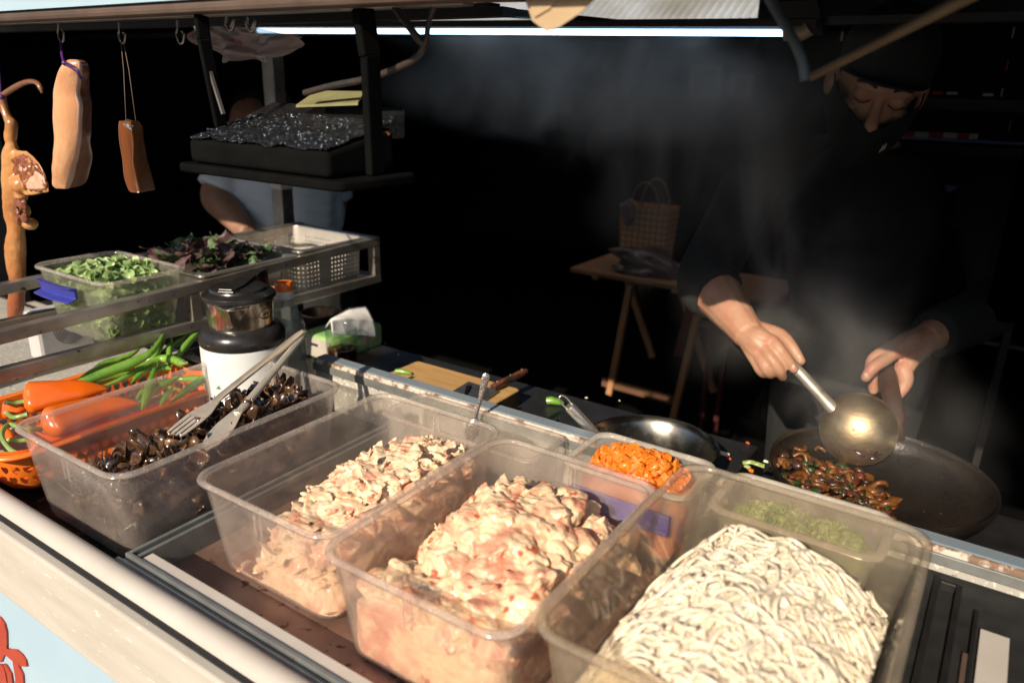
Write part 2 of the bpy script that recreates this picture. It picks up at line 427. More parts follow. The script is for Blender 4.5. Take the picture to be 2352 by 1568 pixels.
# canopy
YF = .58
m = MB(); m.box(-2.9, XR+.5, YF, YF+.02, 1.533, 1.672); m.build('canopy_fascia', sign_blue, cart, smooth=0)
m = MB(); m.box(-2.9, XR+.5, YF+.004, YF+.034, 1.5192, 1.533); m.build('canopy_rail', rail_brown, cart, smooth=0, bevel=.005)
m = MB(); m.box(-2.9, -.5, .655, .675, 1.5235, 1.533); m.build('hook_rail', steel_dark, cart, smooth=0, bevel=.002)
m = MB()
m.box(-2.9, XR+.5, .602, 1.75, 1.66, 1.671)
m.build('canopy_roof', dark_metal, cart, smooth=0)
m = MB()
m.box(-2.9, -.62, .90, .93, 1.5355, 1.547); m.box(-2.9, -.75, 1.05, 1.08, 1.555, 1.570); m.box(-2.9, XR+.5, 1.35, 1.39, 1.550, 1.562)
m.bar(at(1040, 14, y=.95), at(1565, 66, y=1.5), .03, .006); m.bar(at(1085, 30, y=1.0), at(1560, 66, y=1.5), .03, .004)
for x in (-2.2, -1.62, -1.05):
    m.bar((x, .63, 1.552), (x, 1.7, 1.645), .03, .012)
m.bar(at(1835, -10, y=1.3), at(1850, 70, y=1.36), .06, .02)
m.build('roof_bars', dark_metal, cart, smooth=0)
m = MB(); m.box(-1.652, -1.612, 1.33, 1.37, .6, 1.65); m.build('post', steel_dark, cart, smooth=0, bevel=.004)
m = MB(); m.box(-1.6535, -1.6105, 1.3285, 1.3715, 1.172, 1.195); m.build('post_tape', white_paint, cart, smooth=0, bevel=.004)

# ------------------------------------------------------------------ fluorescent tube
def glow():
    m_, t, out = nodes('tube glow'); e = t.nodes.new('ShaderNodeEmission')
    e.inputs[0].default_value = (.52, .77, 1, 1); e.inputs[1].default_value = 3.2
    t.links.new(e.outputs[0], out.inputs[0]); return m_
tg = glow()
a, b = at(592, 71, y=1.20), at(1808, 76, y=1.20)
a = Vector((a.x, 1.2, a.z)); b = Vector((b.x, 1.2, b.z))
lamp = thing('tube_light', (a+b)/2, 'long white fluorescent tube lit under the canopy bars', 'tube light')
m = MB(); m.tube([a, (a*2+b)/3, (a+b*2)/3, b], .0050, 12); m.build('tube', tg, lamp, smooth=80)
m = MB(); m.bar(a+Vector((-.03, .006, .0125)), b+Vector((.04, .006, .0125)), .026, .012); m.build('housing', dark_metal, lamp, smooth=0, bevel=.002)
cap_m = pm('cream plastic', (.20, .17, .12), (.15, .12, .09), 30, .4)
for p, s in ((a, -1), (b, 1)):
    m = MB(); m.tube([p-Vector((.003*s, 0, 0)), p+Vector((.022*s, 0, 0)), p+Vector((.03*s, 0, .006))], .0115, 12); m.build('end_cap', cap_m, lamp)
# ------------------------------------------------------------------ clear tubs
plastic = clear_plastic('clear plastic', (.97, .945, .92), .145, (.95, .86, .79), .12, .22)
plastic_y = clear_plastic('yellowed plastic', (.95, .915, .85), .15, (.80, .70, .56), .15, .24)
plastic_f = clear_plastic('milky plastic', (.95, .94, .91), .22, (.86, .82, .75), .18, .32)
rim_m = clear_plastic('plastic rim', (.96, .93, .90), .28, (.90, .83, .76), .15, .20, .12)
rim_y = clear_plastic('yellow rim', (.93, .88, .80), .28, (.70, .62, .50), .15, .2, .12)
def tub(x0, x1, y0, y1, zb, zt, label, mat, rmat, rad=.030, inset=.017, name='storage_tub', th=.0022, rimw=.0042, group='clear tubs of food', ribs=True):
    cx, cy = (x0+x1)/2, (y0+y1)/2; hx, hy = (x1-x0)/2, (y1-y0)/2
    T = thing(name, (cx, cy, zb), label, 'tub', group)
    L = lambda i, z, r=rad: rr(cx, cy, hx-i, hy-i, max(r-i*.3, .006), z, 6)
    m = MB()
    loops = [L(inset+.006, zb), L(inset+.0015, zb+.002), L(inset, zb+.006)]
    for k in range(1, 5): loops.append(L(inset*(1-k/4)+rimw*k/4, zb+.006+(zt-zb-.012)*k/4))
    loops += [L(rimw+th, zt-.006)]
    for k in range(3, -1, -1): loops.append(L(inset*(1-k/4)+rimw*k/4+th, zb+.006+(zt-zb-.012)*k/4))
    loops += [L(inset+.004+th, zb+.0035), L(inset+.012, zb+.003)]
    m.loft(loops, True, True); m.build('body', mat, T, smooth=50)
    m = MB(); c = L(rimw*.35, zt-.002); n = len(c); loops = []
    for k in range(9):
        a_ = 2*math.pi*k/8
        loops.append(L(rimw*.5-rimw*math.cos(a_)*1.0, zt-.0035+.0042*math.sin(a_)))
    m.loft(loops, False, False); m.build('rim', rmat, T, smooth=180)
    if ribs:
        for (px, py, wx, wy) in ((cx, y1-inset*.35-.004, .0022, .0012), (cx, y0+inset*.35+.0005, .0022, .0012)):
            r_ = MB(); 
            for s in (-1, 1): r_.box(px+s*.005-wx/3, px+s*.005+wx/3, py-wy, py+wy, zt-.045, zt-.009)
            r_.build('rib', rmat, T, smooth=0, bevel=.0004)
    return T
T1 = (-1.075, -.817, .400, .772, .862, 1.0)
T2 = (-.757, -.527, .456, .790, .872, 1.0)
T3 = (-.523, -.288, .440, .772, .872, 1.0)
T4 = (-.254, -.005, .412, .750, .926, 1.055)
tub(*T1, 'clear scuffed tub of black wood ear fungus with tongs in it', plastic, rim_m)
tub(*T2, 'clear tub of pale shredded meat, second tub from the orange basket', plastic, rim_m)
tub(*T3, 'clear tub of marinated meat chunks, between the shredded meat and the noodles', plastic, rim_m)
tub(*T4, 'yellowed clear tub heaped with pale noodles, standing highest at the front', plastic_y, rim_y)
clip_m = pm('purple clip', (.085, .065, .30), (.07, .05, .25), 30, .45, spots=[((.3, .28, .3), 120, .72)])
def small_box(x0, x1, y0, y1, zb, zt, label):
    T = tub(x0, x1, y0, y1, zb, zt, label, plastic_f, box_rim, .022, .012, 'food_box', rimw=.0055, ribs=False, group='small lidless boxes behind the tubs')
    for y, s in ((y0+.006, -1), (y1-.006, 1)):
        m = MB(); m.box(x0+.018, x1-.018, y-.003+s*.004, y+.003+s*.004, zt-.055, zt-.030); m.box(x0+.018, x1-.018, y-.003+s*.0075, y+.003+s*.0075, zt-.057, zt-.051)
        m.build('clip', clip_m, T, smooth=0, bevel=.0015)
    return T
box_rim = clear_plastic('box rim', (.93, .91, .87), .62, (.86, .80, .72), .1, .2, .12)
small_box(-.437, -.262, .785, .902, .870, .982, 'small box of chopped orange pepper with a purple clip')
small_box(-.236, -.046, .782, .892, .9235, .986, 'small box of chopped green onion behind the noodle tub')
tub(-.775, -.492, .800, .903, .870, .955, 'empty low milky tray behind the shredded meat tub', plastic_f, rim_m, .015, .008, 'tray', ribs=False, group=None)

# ------------------------------------------------------------------ noodles
noodle_m = pm('noodle', (.82, .70, .54), (.76, .63, .46), 60, .34, sss=.35, sssr=.005, rnd=0)
for n_ in noodle_m.node_tree.nodes:
    if n_.type == 'BSDF_PRINCIPLED': n_.inputs['Subsurface Radius'].default_value = (1, .92, .80)
def interior(T, m=.02):
    x0, x1, y0, y1, zb, zt = T
    return x0+m, x1-m, y0+m, y1-m
def inrr(x, y, T, mrg, rad=.022):
    x0, x1, y0, y1 = interior(T, mrg); x, y = min(max(x, x0), x1), min(max(y, y0), y1)
    cx = min(max(x, x0+rad), x1-rad); cy = min(max(y, y0+rad), y1-rad); d = math.hypot(x-cx, y-cy)
    if d > rad: x, y = cx+(x-cx)*rad/d, cy+(y-cy)*rad/d
    return x, y
def hgrid(m, T, mrg, fn, nu=40, nv=54, zb=None):
    x0, x1, y0, y1 = interior(T, mrg)
    def f(u, v):
        x, y = inrr(x0+(x1-x0)*u, y0+(y1-y0)*v, T, mrg); return Vector((x, y, fn(x, y)))
    m.grid(f, nu, nv)
    if zb is not None:
        bd = [(i/nu, 0) for i in range(nu)]+[(1, j/nv) for j in range(nv)]+[(1-i/nu, 1) for i in range(nu)]+[(0, 1-j/nv) for j in range(nv)]
        top = [f(u, v) for u, v in bd]
        m.loft([top, [Vector((p.x, p.y, zb)) for p in top]], False, True)
rng = random.Random(3)
def noodle_h(x, y):
    x0, x1, y0, y1 = interior(T4, .016)
    u = (x-(x0+x1)/2)/((x1-x0)/2); v = (y-(y0+y1)/2)/((y1-y0)/2)
    base = .138*(1-.16*abs(u-.05)-abs(u-.05)**3*.45) * (1-max(0, v-.15)**2.0*.75)
    base *= 1-.28*max(0, -u-.45)*(1 if v > -.4 else .6)
    base -= .03*max(0, -v-.5)*(1-u)*.5
    return .934+max(0, base-.020)*(1+.12*noise.noise(Vector((x*14, y*14, 5))))+.009*noise.noise(Vector((x*26, y*26, 1)))
m = MB(); x0, x1, y0, y1 = interior(T4, .018)
def nbase(x, y):
    e = min(x-x0, x1-x, y-y0, y1-y)
    return max(.932, noodle_h(x, y)-.0075-max(0, .035-e)*.6)
hgrid(m, T4, .022, nbase)
for k in range(1100):
    lay = k % 3
    x, y = rng.uniform(x0, x1), rng.uniform(y0, y1) if k % 4 else rng.uniform(y0, y0+.05)
    a0, A, lam, ph, kap = rng.uniform(0, 6.28), rng.uniform(.3, 2.0), rng.uniform(.06, .15), rng.uniform(0, 6.28), rng.uniform(-1, 1)*rng.choice((6, 25, 70))
    lift = (rng.uniform(-.008, -.002), rng.uniform(-.003, .004), rng.uniform(.002, .009))[lay]; amp = (.002, .0035, .006)[lay]; wz_ = rng.uniform(.06, .13); pts = []; s = .0042
    for i in range(rng.randint(22, 62) if lay == 2 else rng.randint(40, 110)):
        q = i*s; a_ = a0+A*math.sin(6.283*q/lam+ph)+kap*q
        x += math.cos(a_)*s; y += math.sin(a_)*s
        if not (x0 < x < x1 and y0 < y < y1): break
        X, Y = inrr(x, y, T4, .0205)
        pts.append((X, Y, noodle_h(X, Y)+lift+amp*math.sin(6.283*q/wz_+ph*2)))
    if len(pts) > 6: m.tube(pts, rng.uniform(.0015, .0019), 6)
tag(m.build('noodles', noodle_m, smooth=180), 'big heap of pale cooked noodles filling the tall tub', 'noodles', kind='stuff')

# ------------------------------------------------------------------ meat heaps
meat_m = pm('marinated meat', (.80, .61, .39), (.74, .48, .30), 55, .26, .46, sss=.2, sssr=.004, c3=(.63, .28, .175), c3r=(.49, .60), spots=[((.48, .12, .06), 45, .62), ((.14, .07, .04), 50, .72)], bump=.5, bsc=90, bdist=.003, coat=.25)
shred_m = pm('shredded meat', (.80, .63, .42), (.75, .50, .32), 80, .28, .5, sss=.2, sssr=.003, c3=(.68, .35, .23), c3r=(.49, .60), spots=[((.58, .22, .12), 90, .68)], bump=.4, bsc=140, bdist=.002, coat=.25)
juice_m = pm('red juice', (.30, .10, .05), (.22, .07, .04), 40, .12, coat=.6)
def heap_fn(T, zbase, items):
    def h(x, y):
        z = zbase
        for (cx, cy, rx, ry, hh) in items:
            q = ((x-cx)/rx)**2+((y-cy)/ry)**2
            if q < 1: z = max(z, zbase+hh*(1-q**1.5))
        return z+.004*noise.noise(Vector((x*35, y*35, 2)))
    return h
def heap(T, zb, items, n, maker, mat, name, label, cat, seed, mrg=.019, slack=.9, vox=0):
    r = random.Random(seed); h = heap_fn(T, zb, items); x0, x1, y0, y1 = interior(T, mrg)
    m = MB()
    hgrid(m, T, mrg+.002, lambda x, y: max(zb+.0008, h(x, y)-.007), zb=zb)
    cnt = 0; tries = 0
    while cnt < n and tries < 20000:
        tries += 1
        x, y = inrr(r.uniform(x0, x1), r.uniform(y0, y1), T, mrg+.016); z = h(x, y)
        if z < zb+.012 and r.random() < slack: continue
        if cnt % 5 == 4 and (min(x-x0, x1-x) < .03 or y-y0 < .03): z = r.uniform(zb+.010, z); x, y = inrr(x, y, T, mrg+.019)
        maker(m, Vector((x, y, z)), r, h); cnt += 1
    o = m.build(name, mat, smooth=70)
    if vox: fuse(o, vox, 1, .4); roughen(o, .0012, 70); roughen(o, .0006, 210)
    return tag(o, label, cat, kind='stuff')
def flap(m, p, size, R, r, ridge=.5, bend=1.0, sub=3):
    vs, fs = ico(sub); o = Vector((r.uniform(0, 90),)*3); k = bend*r.uniform(-1, 1)/max(size); out = []
    for v in vs:
        n1 = noise.noise(v*1.6+o); n2 = noise.noise(v*4.2+o*1.3); n3 = noise.noise(v*9+o)
        q = Vector((v.x*size[0], v.y*size[1], v.z*size[2]))*(1+.30*n1+ridge*.45*(.35-abs(n2))+.06*n3)
        q.z += k*q.x*q.x+k*.6*q.y*q.x
        out.append(p+R @ q)
    m.add(out, fs)
def chunk(m, p, r, h):
    a_ = r.choice((r.uniform(.007, .012), r.uniform(.012, .020), r.uniform(.014, .022))); e = (a_*r.uniform(1.0, 1.7), a_*r.uniform(.7, 1.1), a_*r.uniform(.42, .65))
    R = Matrix.Rotation(r.uniform(0, 6.3), 3, 'Z') @ Matrix.Rotation(r.uniform(-.4, .4), 3, 'X') @ Matrix.Rotation(r.uniform(-.4, .4), 3, 'Y')
    flap(m, p+Vector((0, 0, r.uniform(-.003, .006))), e, R, r, .6, .5)
def shred(m, p, r, h):
    R = Matrix.Rotation(r.uniform(0, 6.3), 3, 'Z') @ Matrix.Rotation(r.uniform(-.5, .5), 3, 'X') @ Matrix.Rotation(r.uniform(-.5, .5), 3, 'Y')
    l = r.uniform(.009, .019); wd = r.uniform(.006, .012); th = r.uniform(.0022, .0045)
    flap(m, p+Vector((0, 0, r.uniform(-.002, .006))), (l*1.1, wd, th), R, r, .6, .6)
heap(T3, .876, [(-.395, .625, .115, .155, .118), (-.345, .56, .075, .12, .10), (-.40, .50, .15, .10, .080), (-.40, .47, .20, .06, .07)], 330, chunk, meat_m, 'marinated_meat',
     'glossy heap of pink and cream marinated meat chunks in the third tub', 'meat', 11, vox=.0014)
heap(T2, .876, [(-.615, .66, .105, .160, .100), (-.615, .595, .10, .14, .088)], 430, shred, shred_m, 'shredded_meat',
     'heap of fine pale pink shredded meat in the second tub', 'meat', 12, slack=.985, vox=.0012)
for T, nm, lb in ((T2, 'meat_juice', 'thin red juice lying under the shredded meat'), (T3, 'meat_juice', 'red juice lying under the marinated meat chunks')):
    x0, x1, y0, y1 = interior(T, .0235); m = MB(); m.loft([rr((x0+x1)/2, (y0+y1)/2, (x1-x0)/2, (y1-y0)/2, .016, z) for z in (.8755, .8785)])
    tag(m.build(nm, juice_m, smooth=0), lb, 'juice')

# ------------------------------------------------------------------ chopped vegetables
carrot_m = pm('orange pepper bits', (.78, .22, .02), (.66, .14, .012), 90, .30, .45, sss=.2, sssr=.003, coat=.2, spots=[((.85, .62, .30), 130, .73)])
scal_m = pm('green onion bits', (.16, .24, .045), (.40, .46, .20), 120, .35, sss=.1, c3=(.08, .16, .025), spots=[((.62, .62, .40), 110, .68)])
def dice(m, p, r, h):
    R = (Matrix.Rotation(r.uniform(0, 6.3), 3, 'Z') @ Matrix.Rotation(r.uniform(-1, 1), 3, 'X') @ Matrix.Rotation(r.uniform(-1, 1), 3, 'Y')).to_4x4()
    R.translation = p; a_, b_, c_ = r.uniform(.0035, .008), r.uniform(.003, .0055), r.uniform(.0015, .003)
    if r.random() < .6: m.box(-a_, a_, -b_, b_, -c_, c_, 0, R)
    else:
        q = [Vector((a_*1.2*math.cos(t), a_*1.2*math.sin(t), 0)) for t in np.linspace(0, r.uniform(2, 3.6), 7)]
        m.tube([R @ v for v in q], c_*1.1, 5, flat=1.4)
def ring(m, p, r, h):
    R = (Matrix.Rotation(r.uniform(0, 6.3), 3, 'Z') @ Matrix.Rotation(r.uniform(-1.2, 1.2), 3, 'X')).to_4x4(); R.translation = p
    a_ = r.uniform(.002, .0045); hh = r.uniform(.001, .004)
    m.lathe([(a_, -hh), (a_, hh), (a_*.6, hh), (a_*.6, -hh), (a_, -hh)], (0, 0, 0), 8, R)
CB = (-.437, -.262, .785, .902, .870, .982); SB = (-.236, -.046, .782, .892, .9235, .986)
heap(CB, .880, [(-.350, .845, .11, .075, .108), (-.345, .835, .075, .05, .116)], 420, dice, carrot_m, 'chopped_pepper', 'heap of chopped orange pepper in the small box behind the meat', 'chopped pepper', 21, .012)
heap(SB, .928, [(-.14, .836, .15, .10, .040)], 420, ring, scal_m, 'chopped_onion', 'chopped green onion in the small box behind the noodles', 'chopped onion', 22, .012)

# ------------------------------------------------------------------ wood ear fungus
ear_m = pm('wood ear', (.040, .022, .013), (.075, .036, .016), 45, .16, .30, rnd=.5, coat=.7, c3=(.17, .085, .032), sss=.2, sssr=.004, bump=.3, bsc=90)
r = random.Random(5); ear_mesh = []
for k in range(6):
    m = MB(); ph = [r.uniform(0, 6.3) for _ in range(4)]; cup = r.uniform(.5, 1.1)
    def ef(u, v, ph=ph, cup=cup):
        a_ = 2*math.pi*u; rad = (.018+.003*math.sin(2*a_+ph[0])+.003*math.sin(3*a_+ph[1]))*v
        z = cup*(rad**2)/.016+.0042*v**2*math.sin(3*a_+ph[2])+.002*v*math.sin(5*a_+ph[3])
        fold = .55*v*math.sin(a_+ph[0])
        return Vector((rad*math.cos(a_)*(1-.25*abs(fold)), rad*math.sin(a_), z+rad*fold*.5))
    m.grid(ef, 20, 6); o = m.build('wood_ear', ear_m, smooth=180, solid=.0014); bake(o)
    ear_mesh.append(o.data); bpy.data.objects.remove(o)
EH = heap_fn(T1, .872, [(-.885, .63, .105, .19, .106), (-.905, .53, .105, .13, .092), (-.91, .47, .10, .10, .078), (-.88, .67, .10, .16, .116)])
x0, x1, y0, y1 = interior(T1, .034); cnt = 0
while cnt < 270:
    x, y = r.uniform(x0, x1), r.uniform(y0, y1-.01); z = EH(x, y)
    if z < .90: continue
    if cnt > 210: z = r.uniform(.885, z); (x, y) = (r.choice((x1, x1-.008, x)), y) if r.random() < .7 else (x, y0+.005)
    o = bpy.data.objects.new('wood_ear_fungus', ear_mesh[cnt % 6]); col.objects.link(o)
    s = r.uniform(.52, .95); flip = r.random() < .3
    o.matrix_basis = Matrix.Translation((x, y, z)) @ Matrix.Rotation(r.uniform(0, 6.3), 4, 'Z') @ Matrix.Rotation(r.uniform(-.9, .9)+(math.pi if flip else 0), 4, 'X') @ Matrix.Rotation(r.uniform(-.6, .6), 4, 'Y') @ Matrix.Scale(s, 4)
    tag(o, 'glossy dark brown cup of wood ear fungus heaped in the scuffed tub', 'fungus', 'wood ear fungus in the scuffed tub'); cnt += 1
m = MB(); x0, x1, y0, y1 = interior(T1, .026)
hgrid(m, T1, .024, lambda x, y: max(.868, EH(x, y)-.014), zb=.8665)
tag(m.build('fungus_bed', ear_m, smooth=180), 'dark wet mass of fungus packed beneath the loose cups', 'fungus', kind='stuff')

# ------------------------------------------------------------------ tongs
tip, end = at(402, 1004, z=.983), at(700, 762, y=.79)
ax = (end-tip).normalized(); sdv = ax.cross(Vector((0, 0, 1))).normalized(); upv = sdv.cross(ax)
L_ = (end-tip).length
tong_m = pm('tong steel', (.88, .80, .68), (.74, .66, .55), 30, .30, .42, metal=.72)
tongs = thing('tongs', tip, 'steel serving tongs with fork tip resting in the fungus tub', 'tongs')
def arm(off_tip, fork, sg=1):
    t0 = tip + sdv*off_tip + upv*(-.004 if not fork else .004)
    a_ = (end-t0).normalized(); s_ = a_.cross(Vector((0, 0, 1))).normalized(); u_ = s_.cross(a_)
    def ch(t, wd, dp): # channel section
        c = t0+(end-t0)*t
        U = u_*sg; return [c-s_*wd/2-U*dp, c-s_*wd*.46-U*dp*.25, c-s_*wd*.25+U*.0012, c+s_*wd*.25+U*.0012, c+s_*wd*.46-U*dp*.25, c+s_*wd/2-U*dp, c+s_*(wd/2-.0012)-U*dp, c+s_*(wd*.46-.0015)-U*(dp*.3+.001), c+s_*wd*.22-U*.0002, c-s_*wd*.22-U*.0002, c-s_*(wd*.46-.0015)-U*(dp*.3+.001), c-s_*(wd/2-.0012)-U*dp]
    m = MB(); m.loft([ch(t, wd, dp) for t, wd, dp in ((.27, .0135, .002), (.33, .0130, .004), (.5, .0122, .0045), (.8, .0115, .005), (.93, .0118, .005), (.965, .0105, .005), (1.0, .008, .004))])
    am_ = m.build('arm', tong_m, tongs, smooth=50)
    m = MB()
    if fork:
        m.loft([[t0+(end-t0)*t+s_*x+u_*z for x, z in ((-wd, .0), (wd, 0), (wd, .0015), (-wd, .0015))] for t, wd in ((.29, .0065), (.25, .010), (.20, .0155), (.15, .0172))])
        for k in range(4):
            xo = -.0137+.0091*k
            m.loft([[t0+(end-t0)*t+s_*(xo*q+x*w_)+u_*z for x, z in ((-1, 0), (1, 0), (1, .0015), (-1, .0015))] for t, w_, q in ((.155, .0036, 1), (.08, .0031, 1), (.02, .0026, .95), (0, .0012, .9))])
    else:
        m.loft([[t0+(end-t0)*t+s_*x+u_*z for x, z in ((-wd, .0), (0, -.004), (wd, 0), (wd, .0015), (0, -.0025), (-wd, .0015))] for t, wd in ((.29, .0065), (.24, .010), (.17, .0145), (.10, .0155), (.04, .012), (.0, .004))])
    m.build('tip', tong_m, am_, smooth=40)
arm(.0, True, -1); arm(.058, False, 1)
# ------------------------------------------------------------------ orange basket with heart holes
def holes(name, base, kind, rough=.35, metal=0, sss=0):
    """a plastic or steel wall with small see-through holes laid out in the wall's own u, v"""
    m, t, out = nodes(name)
    uv = t.nodes.new('ShaderNodeUVMap'); sp = t.nodes.new('ShaderNodeSeparateXYZ'); t.links.new(uv.outputs[0], sp.inputs[0])
    u, v = sp.outputs[0], sp.outputs[1]
    if kind == 'heart':
        row = mth(t, 'FLOOR', v); fu = mth(t, 'SUBTRACT', mth(t, 'FRACT', mth(t, 'ADD', u, mth(t, 'MULTIPLY', row, .5))), .5)
        fv = mth(t, 'SUBTRACT', mth(t, 'FRACT', v), .46)
        x, y = mth(t, 'MULTIPLY', fu, 3.1), mth(t, 'MULTIPLY', fv, 3.1)
        x2, y2 = mth(t, 'MULTIPLY', x, x), mth(t, 'MULTIPLY', y, y)
        a_ = mth(t, 'SUBTRACT', mth(t, 'ADD', x2, y2), 1); a3 = mth(t, 'MULTIPLY', mth(t, 'MULTIPLY', a_, a_), a_)
        f = mth(t, 'SUBTRACT', a3, mth(t, 'MULTIPLY', x2, mth(t, 'MULTIPLY', y2, y)))
        hole = mth(t, 'LESS_THAN', f, 0.0)
        hole = mth(t, 'MULTIPLY', hole, mth(t, 'MULTIPLY', mth(t, 'GREATER_THAN', v, .0), mth(t, 'LESS_THAN', v, 2.0)))
    else:
        fu = mth(t, 'SUBTRACT', mth(t, 'FRACT', u), .5); fv = mth(t, 'SUBTRACT', mth(t, 'FRACT', v), .5)
        dd = mth(t, 'ADD', mth(t, 'MULTIPLY', fu, fu), mth(t, 'MULTIPLY', fv, fv))
        hole = mth(t, 'LESS_THAN', dd, .035)
        hole = mth(t, 'MULTIPLY', hole, mth(t, 'MULTIPLY', mth(t, 'GREATER_THAN', v, 1.0), mth(t, 'LESS_THAN', v, 8.0)))
        blk = mth(t, 'FRACT', mth(t, 'DIVIDE', u, 12.0)); hole = mth(t, 'MULTIPLY', hole, mth(t, 'LESS_THAN', blk, .74))
    p = t.nodes.new('ShaderNodeBsdfPrincipled'); tc = t.nodes.new('ShaderNodeTexCoord')
    t.links.new(mixc(t, ramp(t, nz(t, tc.outputs['Object'], 25), .35, .65), base, tuple(q*.86 for q in base)), p.inputs['Base Color'])
    p.inputs['Roughness'].default_value = rough; p.inputs['Metallic'].default_value = metal
    if sss: p.inputs['Subsurface Weight'].default_value = sss; p.inputs['Subsurface Scale'].default_value = .003
    tr = t.nodes.new('ShaderNodeBsdfTransparent'); mx = t.nodes.new('ShaderNodeMixShader')
    t.links.new(hole, mx.inputs[0]); t.links.new(p.outputs[0], mx.inputs[1]); t.links.new(tr.outputs[0], mx.inputs[2])
    t.links.new(mx.outputs[0], out.inputs[0]); return m
def wall_loops(x0, x1, y0, y1, rad, levels, uscale, vs, name, mat, parent, n=8):
    """open wall lofted through (inset, z) levels with a UV map: u along the perimeter, v by level value"""
    cx, cy, hx, hy = (x0+x1)/2, (y0+y1)/2, (x1-x0)/2, (y1-y0)/2
    def lp(i, z):
        base = rr(cx, cy, hx-i, hy-i, max(rad-i*.3, .008), z, n); out = []
        for k in range(len(base)):
            a_, b_ = base[k], base[(k+1) % len(base)]; out.append(a_)
            if (b_-a_).length > .05:
                for q in range(1, 6): out.append(a_.lerp(b_, q/6))
        return out
    loops = [lp(i, z) for i, z in levels]; N = len(loops[0])
    per = [0]
    for k in range(N): per.append(per[-1]+(loops[-1][(k+1) % N]-loops[-1][k]).length)
    me = bpy.data.meshes.new(name); vv = [v for l in loops for v in l]; ff, uvs = [], []
    for i in range(len(loops)-1):
        for k in range(N):
            k2 = (k+1) % N
            ff.append((i*N+k, i*N+k2, (i+1)*N+k2, (i+1)*N+k))
            for (ii, kk) in ((i, k), (i, k+1), (i+1, k+1), (i+1, k)): uvs.append((per[kk]/uscale, vs[ii]))
    me.from_pydata(vv, [], ff); ul = me.uv_layers.new(name='UVMap')
    for li, q in enumerate(uvs): ul.data[li].uv = q
    me.materials.append(mat); me.polygons.foreach_set('use_smooth', [True]*len(me.polygons)); me.set_sharp_from_angle(angle=R_(50))
    o = bpy.data.objects.new(name, me); col.objects.link(o)
    o.parent = parent; o.matrix_parent_inverse = parent.matrix_basis.inverted()
    return o
orange_c = (.78, .175, .018)
orange_h = holes('orange plastic with hearts', orange_c, 'heart', .36, sss=.15)
orange_p = pm('orange plastic', orange_c, (.72, .15, .014), 14, .36, sss=.15, sssr=.003)
BK = (-1.315, -1.083, .385, .755); zb, zt = .872, .947
bk = thing('basket', (-1.2, .57, zb), 'orange plastic basket with heart shaped holes holding peppers', 'basket')
wall_loops(*BK, .05, [(.030, zb), (.020, zb+.012), (.014, zb+.048), (.008, zt)], .0165, [-.4, 0.0, 2.0, 3.0], 'side_wall', orange_h, bk)
cx, cy, hx, hy = (BK[0]+BK[1])/2, (BK[2]+BK[3])/2, (BK[1]-BK[0])/2, (BK[3]-BK[2])/2
m = MB(); m.loft([rr(cx, cy, hx-.031, hy-.031, .04, z, 8) for z in (zb, zb+.003)]); m.build('base', orange_p, bk, smooth=0)
m = MB(); m.loft([rr(cx, cy, hx-i, hy-i, .05-i*.3, z, 10) for i, z in ((.009, zt-.008), (.004, zt-.002), (-.004, zt+.001), (-.008, zt-.002), (-.008, zt-.006), (-.004, zt-.004), (.004, zt-.010), (.009, zt-.008))], False, False)
m.build('rim', orange_p, bk, smooth=180)

# ------------------------------------------------------------------ peppers and chilies
chili_m = pm('green chili', (.12, .27, .028), (.17, .35, .05), 26, .20, .30, coat=.7, rnd=.22, bump=.35, bsc=55, bdist=.003, c3=(.07, .20, .018))
stalk_m = pm('green stalk', (.16, .27, .06), (.22, .32, .10), 60, .45)
pepper_m = pm('orange pepper', (.72, .145, .008), (.66, .11, .006), 18, .16, .22, coat=.8, rnd=.08, sss=.1)
def z4(x, y): return (x*.1977, 660+y*.1977)
def chili(pts, rad, label, z0, z1, stem=False, n=7, tipend=True):
    P = [z4(*p) for p in pts]; k = len(P)
    W_ = [at(p[0], p[1], z=z0+(z1-z0)*i/(k-1)) for i, p in enumerate(P)]
    W_ = [Vector(q) for q in smooth_path(W_, n)]; N = len(W_)
    rs = []
    for i in range(N):
        t = i/(N-1)
        e = min(1, (t/.28)**.8) if not stem else min(1, .75+t*1.2)
        rs.append(max(.0009, rad*1.14*e*(1-max(0, t-.45)*1.6)*(1+.07*noise.noise(Vector((t*9, rad*3000, 0))))))
    if stem: rs = [rad*1.25*min(1, .8+.4*i/N)*(1-.95*(i/(N-1))**2.2) for i in range(N)]
    o = thing('green_chili', W_[0], label, 'chili', 'green chilies in the orange basket')
    m = MB(); m.tube(W_, rs, 12); fl_ = m.build('flesh', chili_m, o, smooth=80)
    d = (W_[0]-W_[1]).normalized()
    st = MB()
    if stem:
        st.tube([W_[0]-d*.002, W_[0]+d*.003, W_[0]+d*.012+Vector((0, 0, .002)), W_[0]+d*.018+Vector((.002, 0, .005))], [rad*.85, rad*.7, .0022, .003], 8)
    else:
        e = W_[-1]; d = (W_[-1]-W_[-2]).normalized(); st.tube([e-d*.001, e+d*.003, e+d*.005], [.0011, .0009, .0004], 6)
    st.build('stalk' if stem else 'tip', stalk_m if stem else chili_m, fl_)
    return o
chili([(570, 1215), (900, 1110), (1300, 965), (1600, 845), (1780, 730), (1890, 560), (1945, 385)], .0076, 'longest green chili, lying highest with its thin end curling up', .956, 1.010)
chili([(870, 1090), (1100, 975), (1300, 870), (1500, 815)], .0062, 'wrinkled green chili just behind the longest one', .955, .965)
chili([(2110, 880), (2000, 835), (1850, 838), (1650, 935), (1400, 1070), (1100, 1190)], .0074, 'dark green chili with its stalk bent down at the right', .968, .955, True)
chili([(1890, 600), (1860, 660), (1800, 790), (1700, 860), (1560, 930)], .0066, 'blunt ended green chili standing behind the longest one', .985, .955, True)
